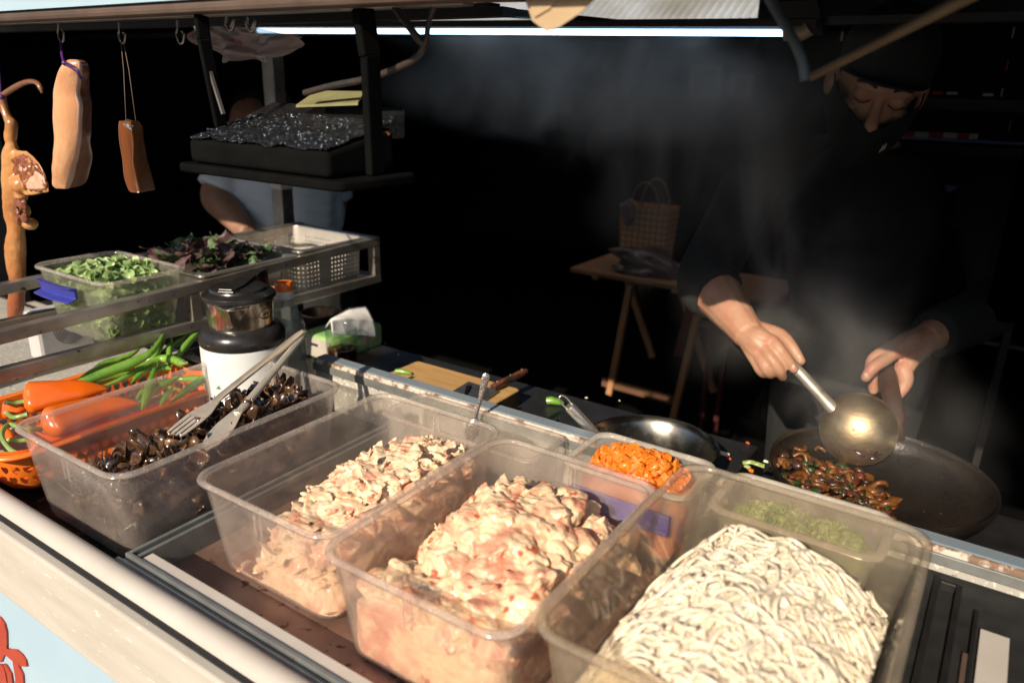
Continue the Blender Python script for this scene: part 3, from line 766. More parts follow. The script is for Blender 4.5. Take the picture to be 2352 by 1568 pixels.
chili([(1960, 900), (1965, 760), (1985, 620), (1978, 480)], .0044, 'thin light green chili pointing straight up', .955, .992)
chili([(1985, 930), (2080, 780), (2200, 630), (2330, 480), (2340, 380), (2255, 285)], .0058, 'thick green chili leaning up against the kettle with a hooked end', .955, 1.012)
chili([(2105, 610), (2040, 650), (1960, 690), (1850, 760)], .0050, 'small green chili with a pointed stalk beside the kettle', .972, .960, True)
chili([(1520, 1110), (1620, 1020), (1740, 950), (1885, 903)], .0050, 'small green chili whose tip points at the bent stalk', .953, .962)
chili([(1640, 1440), (1720, 1230), (1780, 1010), (1840, 830)], .0075, 'green chili standing upright behind the wall of the fungus tub', .940, .965)
chili([(1860, 1370), (1960, 1240), (2010, 1150)], .0056, 'short green chili near the orange rim behind the fungus tub', .945, .953)
chili([(1970, 1345), (2160, 1200), (2400, 1030), (2560, 930), (2755, 810)], .0058, 'long light green chili jutting out towards the steel tongs', .953, .985)
chili([(2500, 1160), (2400, 1090), (2250, 1060), (2080, 1070), (1900, 1130)], .0065, 'curved green chili lying crosswise behind the fungus tub', .956, .945, True)
chili([(1380, 1010), (1480, 960), (1530, 920)], .0060, 'green chili mostly hidden beneath the longest one', .948, .950)
chili([(1850, 960), (1920, 930), (1990, 950)], .0075, 'stubby green chili end wedged beside the thick one', .953, .955, True)
chili([(780, 1200), (1000, 1150), (1250, 1060), (1480, 1000), (1640, 960)], .0060, 'green chili half under the orange pepper near the basket rim', .950, .955)
chili([(1000, 1030), (1180, 900), (1400, 830), (1560, 760), (1640, 690)], .0058, 'green chili lying along the back rim of the basket', .952, .972)
chili([(1600, 960), (1740, 900), (1850, 880), (1980, 890)], .0058, 'green chili tucked below the bent stalk', .950, .956)
chili([(1700, 1330), (1800, 1180), (1960, 1090), (2100, 1010)], .0064, 'green chili sloping behind the clear wall towards the kettle', .938, .956)
chili([(1560, 1350), (1680, 1210), (1900, 1160), (2080, 1180)], .0058, 'short bent green chili low behind the clear wall', .935, .942)
chili([(1720, 800), (1800, 700), (1860, 610), (1870, 560)], .0050, 'slim green chili leaning behind the blunt one', .960, .988)
def pepper(pts, rad, label, lobes=3, stem=None):
    W_ = [Vector(q) for q in smooth_path([at(x, y, z=z) for x, y, z in pts], 8)]; N = len(W_)
    o = thing('orange_pepper', W_[0], label, 'pepper', 'orange peppers in the orange basket')
    m = MB(); loops = []; a = Vector((0, 0, 1))
    for i in range(N):
        d = (W_[min(i+1, N-1)]-W_[max(i-1, 0)]).normalized(); a_ = (a-d*a.dot(d)).normalized(); b_ = d.cross(a_); t = i/(N-1)
        prof = (math.sin(min(1, t/.16)*math.pi/2)**.6)*(1-.52*t)*(1 if t < .66 else math.cos((t-.66)/.34*math.pi/2)**.7)
        loops.append([W_[i]+(a_*math.cos(q)+b_*math.sin(q))*max(.0008, rad*prof*(1+.21*math.cos(lobes*q+.6+1.1*t)*(1-.6*t)+.05*math.sin(q*2+5*t))) for q in [2*math.pi*k/24 for k in range(24)]])
    m.loft(loops); fl_ = m.build('flesh', pepper_m, o, smooth=180)
    st = MB(); d = (W_[0]-W_[2]).normalized(); p0 = W_[0]+d*-.002
    sp = [p0, p0+d*.012, p0+d*.022+Vector((.004, -.004, .006))] if stem is None else [p0]+[at(x, y, z=z) for x, y, z in stem]
    st.tube(smooth_path(sp, 5), .0036, 8); st.build('stalk', stalk_m, fl_)
pepper([(52, 922, .955), (110, 912, .957), (180, 900, .957), (250, 892, .955)], .027, 'long glossy orange pepper lying along the top of the basket', stem=None)
pepper([(95, 985, .940), (160, 960, .943), (240, 935, .944), (322, 925, .942)], .026, 'biggest orange pepper, seen through the wall of the fungus tub', stem=[(60, 985, .948), (20, 975, .950), (4, 1000, .95), (22, 1030, .945), (44, 1042, .940)])
pepper([(60, 1010, .915), (150, 1000, .912), (235, 978, .912), (290, 960, .912)], .022, 'lower orange pepper under the biggest one, touching the basket wall')
pepper([(12, 945, .935), (40, 938, .94), (70, 930, .938)], .016, 'stubby orange pepper end at the near corner of the basket', stem=[(30, 958, .952), (64, 951, .957)])
pepper([(-30, 985, .915), (8, 1000, .915), (30, 1012, .915)], .016, 'orange pepper end low in the near corner of the basket')

# ------------------------------------------------------------------ vacuum kettle
kx, ky = -1.062, .772
black_gloss = pm('black plastic', (.014, .013, .013), (.020, .018, .017), 20, .22, .36, spots=[((.10, .08, .06), 150, .74)])
white_enamel = pm('white enamel', (.62, .63, .63), (.56, .57, .57), 10, .35, spots=[((.35, .3, .25), 90, .74)])
neck_m = pm('kettle steel', (.58, .53, .46), (.46, .42, .36), 20, .20, .27, metal=1, stretch=(8, 8, 1))
kt = thing('vacuum_kettle', (kx, ky, .8535), 'white vacuum kettle with steel neck and black lid behind the fungus tub', 'kettle')
K = (kx, ky, 0)
m = MB(); m.lathe([(.066, .8535), (.069, .858), (.0705, .90), (.0705, 1.018), (.069, 1.024)], K, 48, cap0=True, cap1=True); m.build('body', white_enamel, kt, smooth=50)
m = MB(); m.lathe([(.069, 1.021), (.0715, 1.025), (.072, 1.034), (.070, 1.043), (.064, 1.050), (.057, 1.0535), (.052, 1.0545)], K, 48, cap0=True, cap1=True); m.build('collar', black_gloss, kt, smooth=60)
m = MB(); m.lathe([(.0535, 1.053), (.054, 1.055), (.0535, 1.072), (.0545, 1.074), (.0555, 1.099), (.0545, 1.100)], K, 48, cap0=True, cap1=True); nk_ = m.build('neck', neck_m, kt, smooth=40)
m = MB(); m.lathe([(.056, 1.0985), (.0595, 1.100), (.0605, 1.103), (.059, 1.108), (.052, 1.1125), (.047, 1.1135), (.045, 1.118), (.034, 1.1205), (.0, 1.121)], K, 48, cap0=True); lid_ = m.build('lid', black_gloss, kt, smooth=40)
vdir = Vector((-kx, -ky, 0)).normalized()
# spout on the side towards the camera, turned a little to the left
sdir = (Matrix.Rotation(R_(-14), 3, 'Z') @ vdir); sx = Vector((-sdir.y, sdir.x, 0)); C0 = Vector(K)
def sp_pt(u, v):
    a_ = (u-.5)*1.05*(1-v*.82); rad = .0548+.017*(1-v)*max(0, 1-abs(u-.5)*2)**1.2
    d = sdir*math.cos(a_)+sx*math.sin(a_)
    return C0+d*rad+Vector((0, 0, 1.097-.036*v))
m = MB(); m.grid(sp_pt, 16, 10); spt_ = m.build('spout', neck_m, kt, smooth=180, solid=.0012)
m = MB(); p = C0+sdir*.0565; m.box(-.005, .005, -.002, .002, 1.090, 1.0935, 0, Matrix.Translation(p) @ Matrix(((sx.x, sdir.x, 0, 0), (sx.y, sdir.y, 0, 0), (0, 0, 1, 0), (0, 0, 0, 1)))); m.build('vent', black_gap, spt_, smooth=0)
hd = Matrix.Rotation(R_(168), 3, 'Z') @ sdir
m = MB()
for wd, z0_, z1_ in ((.036, 1.1195, 1.125), (.031, 1.125, 1.129)):
    m.loft([[C0+hd*t+Vector((-hd.y, hd.x, 0))*s*wd/2*q+Vector((0, 0, z+.002*max(0, t)/.06-.004)) for s, z in ((-1, z0_), (1, z0_), (1, z1_), (-1, z1_))] for t, q in ((-.046, .75), (-.038, 1), (-.01, 1.1), (.03, .8), (.062, .7))])
m.build('lever', black_gloss, lid_, smooth=0, bevel=.0015)
hs = Vector((-hd.y, hd.x, 0)); m = MB()
hp = [C0+hd*t+Vector((0, 0, z)) for t, z in ((.045, 1.122), (.066, 1.128), (.084, 1.122), (.088, 1.09), (.086, 1.03), (.083, .95), (.078, .90))]
m.loft([[p_+hs*.013*a_+hd*.006*b_ for a_, b_ in ((-1, -1), (1, -1), (1, 1), (-1, 1))] for p_ in [Vector(q) for q in smooth_path(hp, 4)]]); m.build('handle', black_gloss, kt, smooth=60, bevel=.002)
ed = Matrix.Rotation(R_(48), 3, 'Z') @ vdir
m = MB(); ez = Vector((-ed.y, ed.x, 0))
ov = [C0+(ed+ez*(.016*math.cos(q)/.055)).normalized()*.0549+Vector((0, 0, 1.078+.0085*math.sin(q))) for q in np.linspace(0, 2*math.pi, 25)]
m.tube(ov[:-1]+ov[:1], .0008, 6); m.tube([C0+(ed+ez*a_).normalized()*.0549+Vector((0, 0, z)) for a_, z in ((-.14, 1.074), (-.10, 1.081), (-.06, 1.074), (-.01, 1.082), (.05, 1.075), (.12, 1.080))], .0008, 5); m.build('emblem', black_gap, nk_)

# ------------------------------------------------------------------ oil bottle
def glass(name, tint, rough=.02, ior=1.3, fac=.14):
    m_, t, out = nodes(name); tr = t.nodes.new('ShaderNodeBsdfTransparent'); tr.inputs[0].default_value = (*tint, 1)
    gg = t.nodes.new('ShaderNodeBsdfGlossy'); gg.inputs['Roughness'].default_value = .06
    rf = t.nodes.new('ShaderNodeBsdfRefraction'); rf.inputs['Color'].default_value = (*tint, 1); rf.inputs['IOR'].default_value = ior; rf.inputs['Roughness'].default_value = rough
    a_ = t.nodes.new('ShaderNodeMixShader'); a_.inputs[0].default_value = .10; t.links.new(tr.outputs[0], a_.inputs[1]); t.links.new(rf.outputs[0], a_.inputs[2])
    fr = t.nodes.new('ShaderNodeFresnel'); fr.inputs[0].default_value = 1.5
    c = t.nodes.new('ShaderNodeMixShader'); gm = t.nodes.new('ShaderNodeNewGeometry'); t.links.new(mth(t, 'MULTIPLY', mth(t, 'MINIMUM', mth(t, 'MAXIMUM', fr.outputs[0], fac*.5), .7), mth(t, 'SUBTRACT', 1.0, gm.outputs['Backfacing'])), c.inputs[0]); t.links.new(a_.outputs[0], c.inputs[1]); t.links.new(gg.outputs[0], c.inputs[2])
    t.links.new(c.outputs[0], out.inputs[0]); return m_
pet = clear_plastic('clear bottle', (.88, .92, .88), .22, (.62, .68, .62), .06, .1, .08); glass_m = glass('mug glass', (.90, .93, .92)); tea_m = glass('tea', (.55, .16, .04), fac=.05); oil_m = glass('oil', (.82, .80, .55), fac=.05)
q = at(655, 660, d=1.40); bx_, by_ = q.x-.004, q.y
bo = thing('oil_bottle', (bx_, by_, .8535), 'clear ridged oil bottle with an orange and white cap', 'bottle')
B0 = (bx_, by_, 0)
m = MB(); m.lathe([(.030, .8535), (.033, .858), (.033, .93), (.0315, .935), (.0315, .945), (.0335, .95), (.0335, .975), (.031, .985), (.0335, .995), (.032, 1.012), (.024, 1.038), (.0155, 1.056), (.0145, 1.068)], B0, 36, cap0=True); m.build('body', pet, bo, smooth=50)
m = MB(); m.lathe([(.028, .856), (.0318, .860), (.0318, .895)], B0, 32, cap0=True, cap1=True); m.build('oil', oil_m, bo, smooth=50)
m = MB(); m.lathe([(.0165, 1.064), (.0172, 1.066), (.0168, 1.077), (.016, 1.078)], B0, 30, cap0=True, cap1=True); m.build('collar', pm('white plastic', (.72, .70, .66), None, 20, .4), bo, smooth=40)
m = MB(); m.lathe([(.0162, 1.0775), (.0163, 1.092), (.0150, 1.0945), (0, 1.095)], B0, 30, cap0=True); m.build('cap', pm('orange cap', (.80, .17, .02), None, 30, .4), bo, smooth=40)

# ------------------------------------------------------------------ steel rack
rk = thing('steel_rack', (-1.38, .85, .85), 'square tube steel rack carrying the trays on the left', 'rack')
def rail(name, a_, b_, mat=steel_dark, wd=.022, ht=.020, z=0):
    m = MB(); m.bar(a_, b_, wd, ht); return m.build(name, mat, rk, smooth=0, bevel=.0018)
RX, LX = -1.262, -1.525; YE = 1.296
def rz(px, py, x, y): return None
top_r = [at(0, 763, x=RX+.011), at(860, 547, x=RX+.011)]; low_r = [at(0, 851, x=RX+.011), at(866, 632, x=RX+.011)]
def ext(p, q_, y0, y1):
    f = lambda y: Vector((p.x, y, p.z+(q_.z-p.z)*(y-p.y)/(q_.y-p.y)))
    return f(y0), f(y1)
a_, b_ = ext(*top_r, .40, YE+.02); o_ = Vector((-.011, 0, -.010)); rail('top_rail', a_+o_, b_+o_)
a2, b2 = ext(*low_r, .40, YE+.02); rail('lower_rail', a2+o_, b2+o_)
ZT0, ZT1, ZL0, ZL1 = a_.z-.01, b_.z-.01, a2.z-.01, b2.z-.01
dl = Vector((LX-RX, 0, 0)); dz = Vector((0, 0, .004)); rail('top_rail', a_+o_+dl+dz, b_+o_+dl+dz); rail('lower_rail', a2+o_+dl, b2+o_+dl)
rail('cross_bar', b_+o_+Vector((-.011, -.011, 0)), b_+o_+dl+Vector((.011, -.011, 0))); rail('cross_bar', b2+o_+Vector((-.011, -.011, 0)), b2+o_+dl+Vector((.011, -.011, 0)))
def up(y, x):
    f = (y-.40)/(YE-.38); m = MB(); m.box(x-.0105, x+.0105, y-.0105, y+.0105, ZL0+(ZL1-ZL0)*f+.01, ZT0+(ZT1-ZT0)*f-.01); m.build('upright', steel_dark, rk, smooth=0, bevel=.0015)
for y in (.815, YE+.0085): up(y, RX); up(y, LX)
for y0_, y1_, z0_, z1_ in ((.45, .47, .885, ZL0-.01), (YE-.02, YE, .85, ZL1-.012)):
    m = MB(); m.box(LX-.01, LX+.01, y0_, y1_, z0_, z1_); m.build('foot', steel_dark, rk, smooth=0)
m = MB(); m.bar((-1.46, .42, .93), (-1.46, .86, .93), .02, .03); m.bar((-1.36, .42, .91), (-1.36, .86, .91), .03, .004); rk_s = m.build('under_rail', steel_dark, rk, smooth=0)

# white speaker under the rack with a ring of dots
sp_ = at(150, 757, x=-1.60)
spk = thing('speaker', (sp_.x, sp_.y, .885), 'small white speaker with a round dotted grille under the rack', 'speaker')
wp = pm('white casing', (.50, .48, .48), (.44, .43, .43), 20, .5)
m = MB(); m.box(sp_.x-.05, sp_.x, sp_.y-.055, sp_.y+.06, .885, .99); m.build('casing', wp, spk, smooth=0, bevel=.008)
m = MB()
for ring_ in range(2, 7):
    n = ring_*7
    for k in range(n):
        q = 2*math.pi*k/n; rad = ring_*.0052; c = Vector((sp_.x+.0003, sp_.y+.008+rad*math.cos(q), .945+rad*math.sin(q)))
        if c.z < .985 and c.z > .89: m.box(c.x-.0005, c.x+.0005, c.y-.0009, c.y+.0009, c.z-.0009, c.z+.0009)
m.build('grille', black_gap, spk, smooth=0)

# ------------------------------------------------------------------ lettuce box, trays
plastic_l = clear_plastic('leaf box plastic', (.95, .95, .90), .13, (.80, .80, .68), .18, .25)
ZR = ZT0+(ZT1-ZT0)*.40+.010
LB = (LX+.006, RX-.010, .655, .822)
lb = tub(LB[0], LB[1], LB[2], LB[3], ZR-.100, ZR+.028, 'milky plastic box of cut leafy greens with a blue latch on the rack', plastic_l, rim_m, .03, .020, 'food_box', ribs=False, group='plastic boxes on the rack')
blue_m = pm('blue latch', (.035, .040, .27), (.025, .03, .22), 24, .4, spots=[((.35, .33, .28), 110, .735)])
m = MB(); lx0, lx1 = LB[0]+.046, LB[1]-.080
for off, z in ((0, 0),):
    m.loft([[Vector((x, LB[2]-yy-.012*math.sin(math.pi*k/8)*.4, zz)) for yy, zz in ((.002, ZR+.008), (.016, ZR+.010), (.0175, ZR+.008), (.009, ZR+.006), (.008, ZR-.010), (.022, ZR-.014), (.022, ZR-.0165), (.004, ZR-.012))] for k, x in enumerate(np.linspace(lx0, lx1, 9))])
m.build('latch', blue_m, lb, smooth=30, bevel=.001)
lett_m = pm('lettuce', (.24, .35, .12), (.32, .42, .19), 30, .38, .5, rnd=0, sss=.25, sssr=.004, c3=(.12, .22, .055), spots=[((.52, .56, .36), 40, .66)], bump=.3, bsc=80)
r = random.Random(9); m = MB()
def leafbit(c, s, r):
    R = Matrix.Rotation(r.uniform(0, 6.3), 3, 'Z') @ Matrix.Rotation(r.uniform(-1.3, 1.3), 3, 'X') @ Matrix.Rotation(r.uniform(-.8, .8), 3, 'Y')
    curl = r.uniform(.6, 2.8); wv = r.uniform(0, 6); L1, W1 = s*r.uniform(.9, 1.5), s*r.uniform(.5, .9)
    def f(u, v):
        a_ = (u-.5)*curl; rad = L1/curl
        ww = W1*(.55+.45*math.sin(math.pi*min(1, u*.9+.1)))
        q_ = Vector((rad*math.sin(a_), (v-.5)*ww, rad*(1-math.cos(a_))+.12*s*math.sin(5*u+wv)*(v-.5)*2))
        return c+R @ q_
    m.grid(f, 7, 4)
for k in range(240):
    x, y = r.uniform(LB[0]+.028, LB[1]-.028), r.uniform(LB[2]+.028, LB[3]-.026)
    hh = 1-((x-(LB[0]+LB[1])/2-.01)/.13)**2*.5-((y-.745)/.10)**2*.5
    z = ZR-.005+.035*max(0, hh)*r.uniform(.5, 1.05)
    leafbit(Vector((x, y, z)), .021, r)
for k in range(300):
    x, y = r.uniform(LB[0]+.030, LB[1]-.030), r.choice((LB[2]+.028, r.uniform(LB[2]+.03, LB[3]-.03)))
    if r.random() < .6: x = LB[1]-.031
    leafbit(Vector((x, y, r.uniform(ZR-.085, ZR))), .017, r)
m.box(LB[0]+.036, LB[1]-.042, LB[2]+.040, LB[3]-.036, ZR-.09, ZR-.012)
tag(m.build('lettuce', lett_m, smooth=180), 'heap of cut pale green leaves in the milky box', 'leafy greens', kind='stuff')
def gn(x0, x1, y0, y1, zr, depth, name, label, mat, wallmat=None):
    T = thing(name, ((x0+x1)/2, (y0+y1)/2, zr-depth), label, 'tray', 'steel trays on the rack')
    cx, cy, hx, hy = (x0+x1)/2, (y0+y1)/2, (x1-x0)/2, (y1-y0)/2; iv = .013
    L = lambda i, z, rd: rr(cx, cy, hx-i, hy-i, rd, z, 6)
    m = MB(); m.loft([L(.0, zr-.004, .012), L(.0, zr, .012), L(iv*.5, zr+.0012, .014), L(iv, zr, .022), L(iv+.001, zr-.003, .022)], False, False); m.build('rim', steel, T, smooth=60)
    levels = [(iv+.014, zr-depth), (iv+.006, zr-depth+.006), (iv+.001, zr-.003)]
    wall_loops(x0, x1, y0, y1, .028, levels, .0105, [0, .6, 9.6*min(1, depth/.1)], 'side_wall', wallmat or mat, T)
    m = MB(); m.loft([L(iv+.0135, z, .02) for z in (zr-depth-.001, zr-depth+.001)]); m.build('base', mat, T, smooth=0)
    return T
perf_steel = holes('perforated steel', (.58, .54, .48), 'dot', .48, .55)
def zrail(y): return ZT0+(ZT1-ZT0)*(y-.4)/(YE-.38)+.011
gn(LX-.006, RX+.004, .835, 1.072, zrail(.95)+.004, .06, 'steel_tray', 'shallow steel tray heaped with purple and green perilla leaves', steel)
gn(LX-.010, RX+.002, 1.078, 1.300, zrail(1.19)+.004, .100, 'steel_tray', 'empty perforated steel tray at the far end of the rack', steel, perf_steel)

# perilla leaves
per_p = pm('purple leaf', (.060, .026, .034), (.10, .052, .052), 60, .5, rnd=.35, c3=(.06, .06, .03), bump=.5, bsc=140, bdist=.003)
per_g = pm('dark green leaf', (.035, .075, .022), (.055, .11, .035), 60, .5, rnd=.35, c3=(.075, .035, .04), bump=.5, bsc=140, bdist=.003)
r = random.Random(13); leaf_me = []
for k in range(5):
    m = MB(); c1, c2, tw, N = r.uniform(-9, 14), r.uniform(-14, 20), r.uniform(-1, 1), 13
    vs, fs = [], []
    for i in range(N):
        t = i/(N-1); wd = .024*math.sin(math.pi*t**.75)**.9*(1.0 if i % 2 else .80)+.0006; x = .062*t
        for j in (-1, -.5, 0, .5, 1):
            y = j*wd; z = -c1*(x-.03)**2+c2*y*y+.004*math.sin(t*9+j*2+k)+tw*y*t*.4
            vs.append((x-.03, y, z))
    for i in range(N-1):
        for j in range(4): fs.append((i*5+j, i*5+j+1, i*5+j+6, i*5+j+5))
    m.add(vs, fs); m.tube([(-.055, .001, 0), (-.04, 0, .001), (-.028, 0, -c1*.0033)], .0009, 5)
    for mt in (per_p, per_g):
        o = m.build('perilla_leaf', mt, smooth=180); leaf_me.append(o.data); bpy.data.objects.remove(o)
zt_ = zrail(.95)
for k in range(78):
    x, y = r.uniform(LX+.04, RX-.035), r.uniform(.872, 1.04)
    hh = max(0, 1-((x+1.40)/.14)**2*.6-((y-.955)/.12)**2*.6); z = zt_-.012+.042*hh*r.uniform(.4, 1.1)
    pi_ = r.random() < .58
    o = bpy.data.objects.new('perilla_leaf', leaf_me[(k % 5)*2+(0 if pi_ else 1)]); col.objects.link(o)
    o.matrix_basis = Matrix.Translation((x, y, z)) @ Matrix.Rotation(r.uniform(0, 6.3), 4, 'Z') @ Matrix.Rotation(r.uniform(-.8, .8), 4, 'Y') @ Matrix.Rotation(r.uniform(-.9, .9), 4, 'X') @ Matrix.Scale(r.uniform(.55, .92), 4)
    tag(o, 'purple toothed perilla leaf heaped in the shallow steel tray' if pi_ else 'dark green toothed perilla leaf heaped in the shallow steel tray', 'leaf', 'purple perilla leaves in the tray' if pi_ else 'green perilla leaves in the tray')
for lbl, px, py, ry, rz_, s, me in (('tall purple perilla leaf standing up out of the tray', 520, 563, -1.35, 1.9, 1.0, 0), ('tall dark green perilla leaf standing up out of the tray', 430, 560, -1.0, 2.3, .95, 3), ('small green perilla sprig at the far edge of the tray', 612, 572, -1.3, 2.5, .5, 5)):
    p_ = at(px, py, y=.98 if px < 600 else 1.06)
    o = bpy.data.objects.new('perilla_leaf', leaf_me[me]); col.objects.link(o)
    o.matrix_basis = Matrix.Translation(p_) @ Matrix.Rotation(R_(120), 4, 'Z') @ Matrix.Rotation(ry, 4, 'Y') @ Matrix.Scale(s, 4); tag(o, lbl, 'leaf')
m = MB(); m.box(LX+.032, RX-.028, .872, 1.04, zt_-.05, zt_-.014); tag(m.build('perilla_bed', per_g, smooth=0, bevel=.01), 'dark packed perilla leaves lying beneath the loose ones', 'leaves', kind='stuff')
# ------------------------------------------------------------------ things on the worktop
WT = .8505
def t5(x, y): return (689+x*.1465, 660+y*.1465)
green_pack = pm('green wrapper', (.26, .46, .17), (.38, .55, .20), 14, .35, c3=(.20, .40, .16)); grey_pack = pm('grey wrapper end', (.46, .42, .36), (.38, .35, .30), 30, .45)
tissue_m = pm('tissue paper', (.78, .77, .75), (.72, .71, .69), 30, .85, bump=.25, bsc=110)
nc = at(764, 834, z=WT); fc = at(860, 798, z=WT); lc = at(720, 807, z=WT)
TX1, TX0, TY0, TY1 = nc.x, nc.x-.105, nc.y, nc.y+.165; TH = .054
tp = thing('tissue_pack', ((TX0+TX1)/2, (TY0+TY1)/2, WT), 'green packet of tissues with a white sheet pulled out of the top', 'tissue pack')
m = MB(); m.loft([rr((TX0+TX1)/2, (TY0+TY1)/2, (TX1-TX0)/2-i, (TY1-TY0)/2-i, .010, WT+z, 3) for i, z in ((.004, 0), (0, .006), (0, TH-.008), (.003, TH-.002), (.012, TH))]); wr_ = m.build('wrapper', green_pack, tp, smooth=50)
m = MB(); m.box(TX0+.006, TX1-.006, TY0-.0015, TY0+.003, WT+.004, WT+TH-.006); m.build('wrapper_end', grey_pack, tp, smooth=0, bevel=.001)
m = MB(); m.box(TX0+.040, TX0+.062, TY0-.0025, TY0-.001, WT+.030, WT+.036); m.build('seal_mark', black_gap, wr_, smooth=0)
pr_y = pm('yellow print', (.62, .55, .16), None, 30, .4); pr_w = pm('pale print', (.66, .50, .42), (.58, .33, .22), 60, .4)
m = MB(); m.blob((TX1-.0005, TY1-.042, WT+.038), (.0012, .026, .024), 3); m.build('print', pr_y, wr_)
m = MB(); m.blob((TX1-.0005, TY1-.055, WT+.034), (.0016, .019, .022), 3); m.build('print', pr_w, wr_)
tc_ = Vector(((TX0+TX1)/2, (TY0+TY1)/2+.015, WT+TH))
tpts = [[(385, 640), (470, 500), (760, 318), (1030, 290)], [(430, 600), (560, 470), (800, 400), (1075, 345)], [(480, 520), (700, 480), (900, 480), (1160, 520)], [(495, 640), (720, 630), (950, 640), (1190, 640)], [(510, 750), (740, 745), (960, 755), (1205, 780)]]
yo = [[-.03, -.01, .02, .05], [-.035, -.01, .015, .05], [-.05, -.02, .01, .05], [-.05, -.02, .015, .055], [-.05, -.02, .02, .06]]
xo_ = [TX0+.045, TX0+.06, TX1+.002, TX1+.006, TX1+.008]
def tis(u, v):
    i, j = min(int(v*4), 3), min(int(u*3), 2); fv, fu = v*4-i, u*3-j
    P = lambda a_, b_: at(*t5(*tpts[a_][b_]), x=xo_[a_])
    q_ = P(i, j)*(1-fu)*(1-fv)+P(i, j+1)*fu*(1-fv)+P(i+1, j)*(1-fu)*fv+P(i+1, j+1)*fu*fv
    return q_+Vector((.0012*noise.noise(q_*40), 0, .0012*noise.noise(q_*40+Vector((9, 0, 0)))))
m = MB(); m.grid(tis, 24, 24); m.build('sheet', tissue_m, tp, smooth=180, solid=.0006)

mb_ = at(787, 838, z=WT); mc = Vector((mb_.x, mb_.y, WT))
mg = thing('glass_mug', mc, 'clear glass mug with a little brown tea beside the green tissues', 'mug')
m = MB(); m.lathe([(.0, .004), (.029, .004), (.0305, .010), (.0325, .086), (.0335, .088), (.0345, .086), (.0335, .006), (.031, 0), (0, 0)], mc, 40); m.build('cup', glass_m, mg, smooth=50)
m = MB(); m.lathe([(0, .0045), (.0285, .0045), (.030, .012), (.0312, .040), (0, .040)], mc, 36); m.build('tea', tea_m, mg, smooth=50)
hx_ = Vector((math.cos(R_(38)), math.sin(R_(38)), 0)); m = MB()
m.tube(smooth_path([mc+hx_*a_+Vector((0, 0, z)) for a_, z in ((.033, .076), (.047, .079), (.057, .068), (.057, .045), (.050, .024), (.033, .014))], 6), .0045, 10, flat=.8); m.build('handle', glass_m, mg, smooth=180)

wood = pm('cutting board wood', (.50, .30, .115), (.40, .225, .08), 8, .5, .65, stretch=(1, 9, 9), c3=(.46, .29, .13), spots=[((.13, .07, .03), 60, .70)]); wood_end = pm('dark wood edge', (.17, .09, .035), (.05, .026, .013), 22, .6, stretch=(1, 1, 5))  # board sides in a darker wood colour than the top
bd = thing('cutting_board', (-.84, 1.04, WT), 'thick worn wooden cutting board with dark edges under the cleaver', 'cutting board')
P = [at(868, 868, z=.884), at(965, 826, z=.884), at(1196, 900, z=.884), at(1102, 940, z=.884)]
BX0, BX1, BY0, BY1 = (P[0].x+P[1].x)/2, (P[2].x+P[3].x)/2, .952, (P[1].y+P[2].y)/2
m = MB(); m.loft([rr((BX0+BX1)/2, (BY0+BY1)/2, (BX1-BX0)/2, (BY1-BY0)/2, .008, z, 4) for z in (WT, .8815)]); m.build('edge', wood_end, bd, smooth=30)
m = MB(); m.loft([rr((BX0+BX1)/2, (BY0+BY1)/2, (BX1-BX0)/2-i, (BY1-BY0)/2-i, .008, z, 4) for i, z in ((0, .8815), (0, .8835), (.0015, .885))]); m.build('board', wood, bd, smooth=30)
cv = thing('cleaver', at(1110, 890, z=.886), 'cleaver with a cracked reddish wooden handle lying on the board', 'cleaver')
blade_m = pm('cleaver blade', (.30, .31, .33), (.22, .23, .24), 20, .34, .5, metal=.9, spots=[((.08, .06, .05), 60, .66)], stretch=(1, 6, 1))
q4 = [at(1020, 912, z=.886), at(1076, 878, z=.886), at(1146, 899, z=.888), at(1104, 928, z=.888)]
q4 = [Vector(v) for v in q4]; m = MB(); m.prism(q4, (0, 0, .0022)); m.build('blade', blade_m, cv, smooth=0)
h0, h1 = at(1132, 890, z=.894), at(1207, 853, z=.898); m = MB(); pth = [h0.lerp(h1, t) for t in np.linspace(0, 1, 10)]
m.tube(pth, [.0085, .0098, .0098, .0094, .0092, .0092, .0094, .0097, .0095, .0075], 12, flat=.8); m.build('handle', pm('cracked handle', (.17, .048, .022), (.025, .016, .013), 30, .4, .6, stretch=(3, .6, 3), lo=.42, hi=.55, bump=.4, bsc=60), cv, smooth=60); ch_ = cv.children[-1]
for t in (.15, .55, .9):
    m = MB(); m.blob(h0.lerp(h1, t)+Vector((0, -.002, .0085)), (.0022, .0022, .0012), 2); m.build('rivet', steel, ch_)

def bowl(name, label, c, r, h, mat=steel_bright, group=None, lip=.003, rimm=None):
    o = thing(name, (c[0], c[1], c[2]-h), label, 'bowl', group)
    m = MB(); m.lathe([(0, -h+.002), (r*.62, -h+.002), (r*.72, -h+.005), (r*.95, -.010), (r, 0), (r+lip, .0012), (r+lip+.001, -.001), (r, -.003), (r*.97, -.012), (r*.74, -h+.002), (r*.64, -h), (0, -h)], c, 56); m.build('shell', mat, o, smooth=50); return o
def wok_circle(): pass
bb = at(960, 902, z=.925); bowl('small_bowl', 'small blackened steel bowl on the near end of the board', (bb.x, bb.y+.004, .925), .030, .036, steel_dark)
b2 = at(1196, 976, z=.905); bowl('small_bowl', 'small shiny steel bowl just behind the blue grey ledge', (b2.x, b2.y, .905), .043, .053)
b3 = at(735, 716, z=.90); bowl('small_bowl', 'dim brown steel bowl behind the oil bottle under the rack', (b3.x, b3.y, .90), .045, .045, pm('brown steel', (.30, .19, .11), (.16, .10, .06), 10, .3, .45, metal=1))
pan_m = pm('pan steel', (.40, .37, .31), (.30, .28, .23), 20, .18, .28, metal=1)
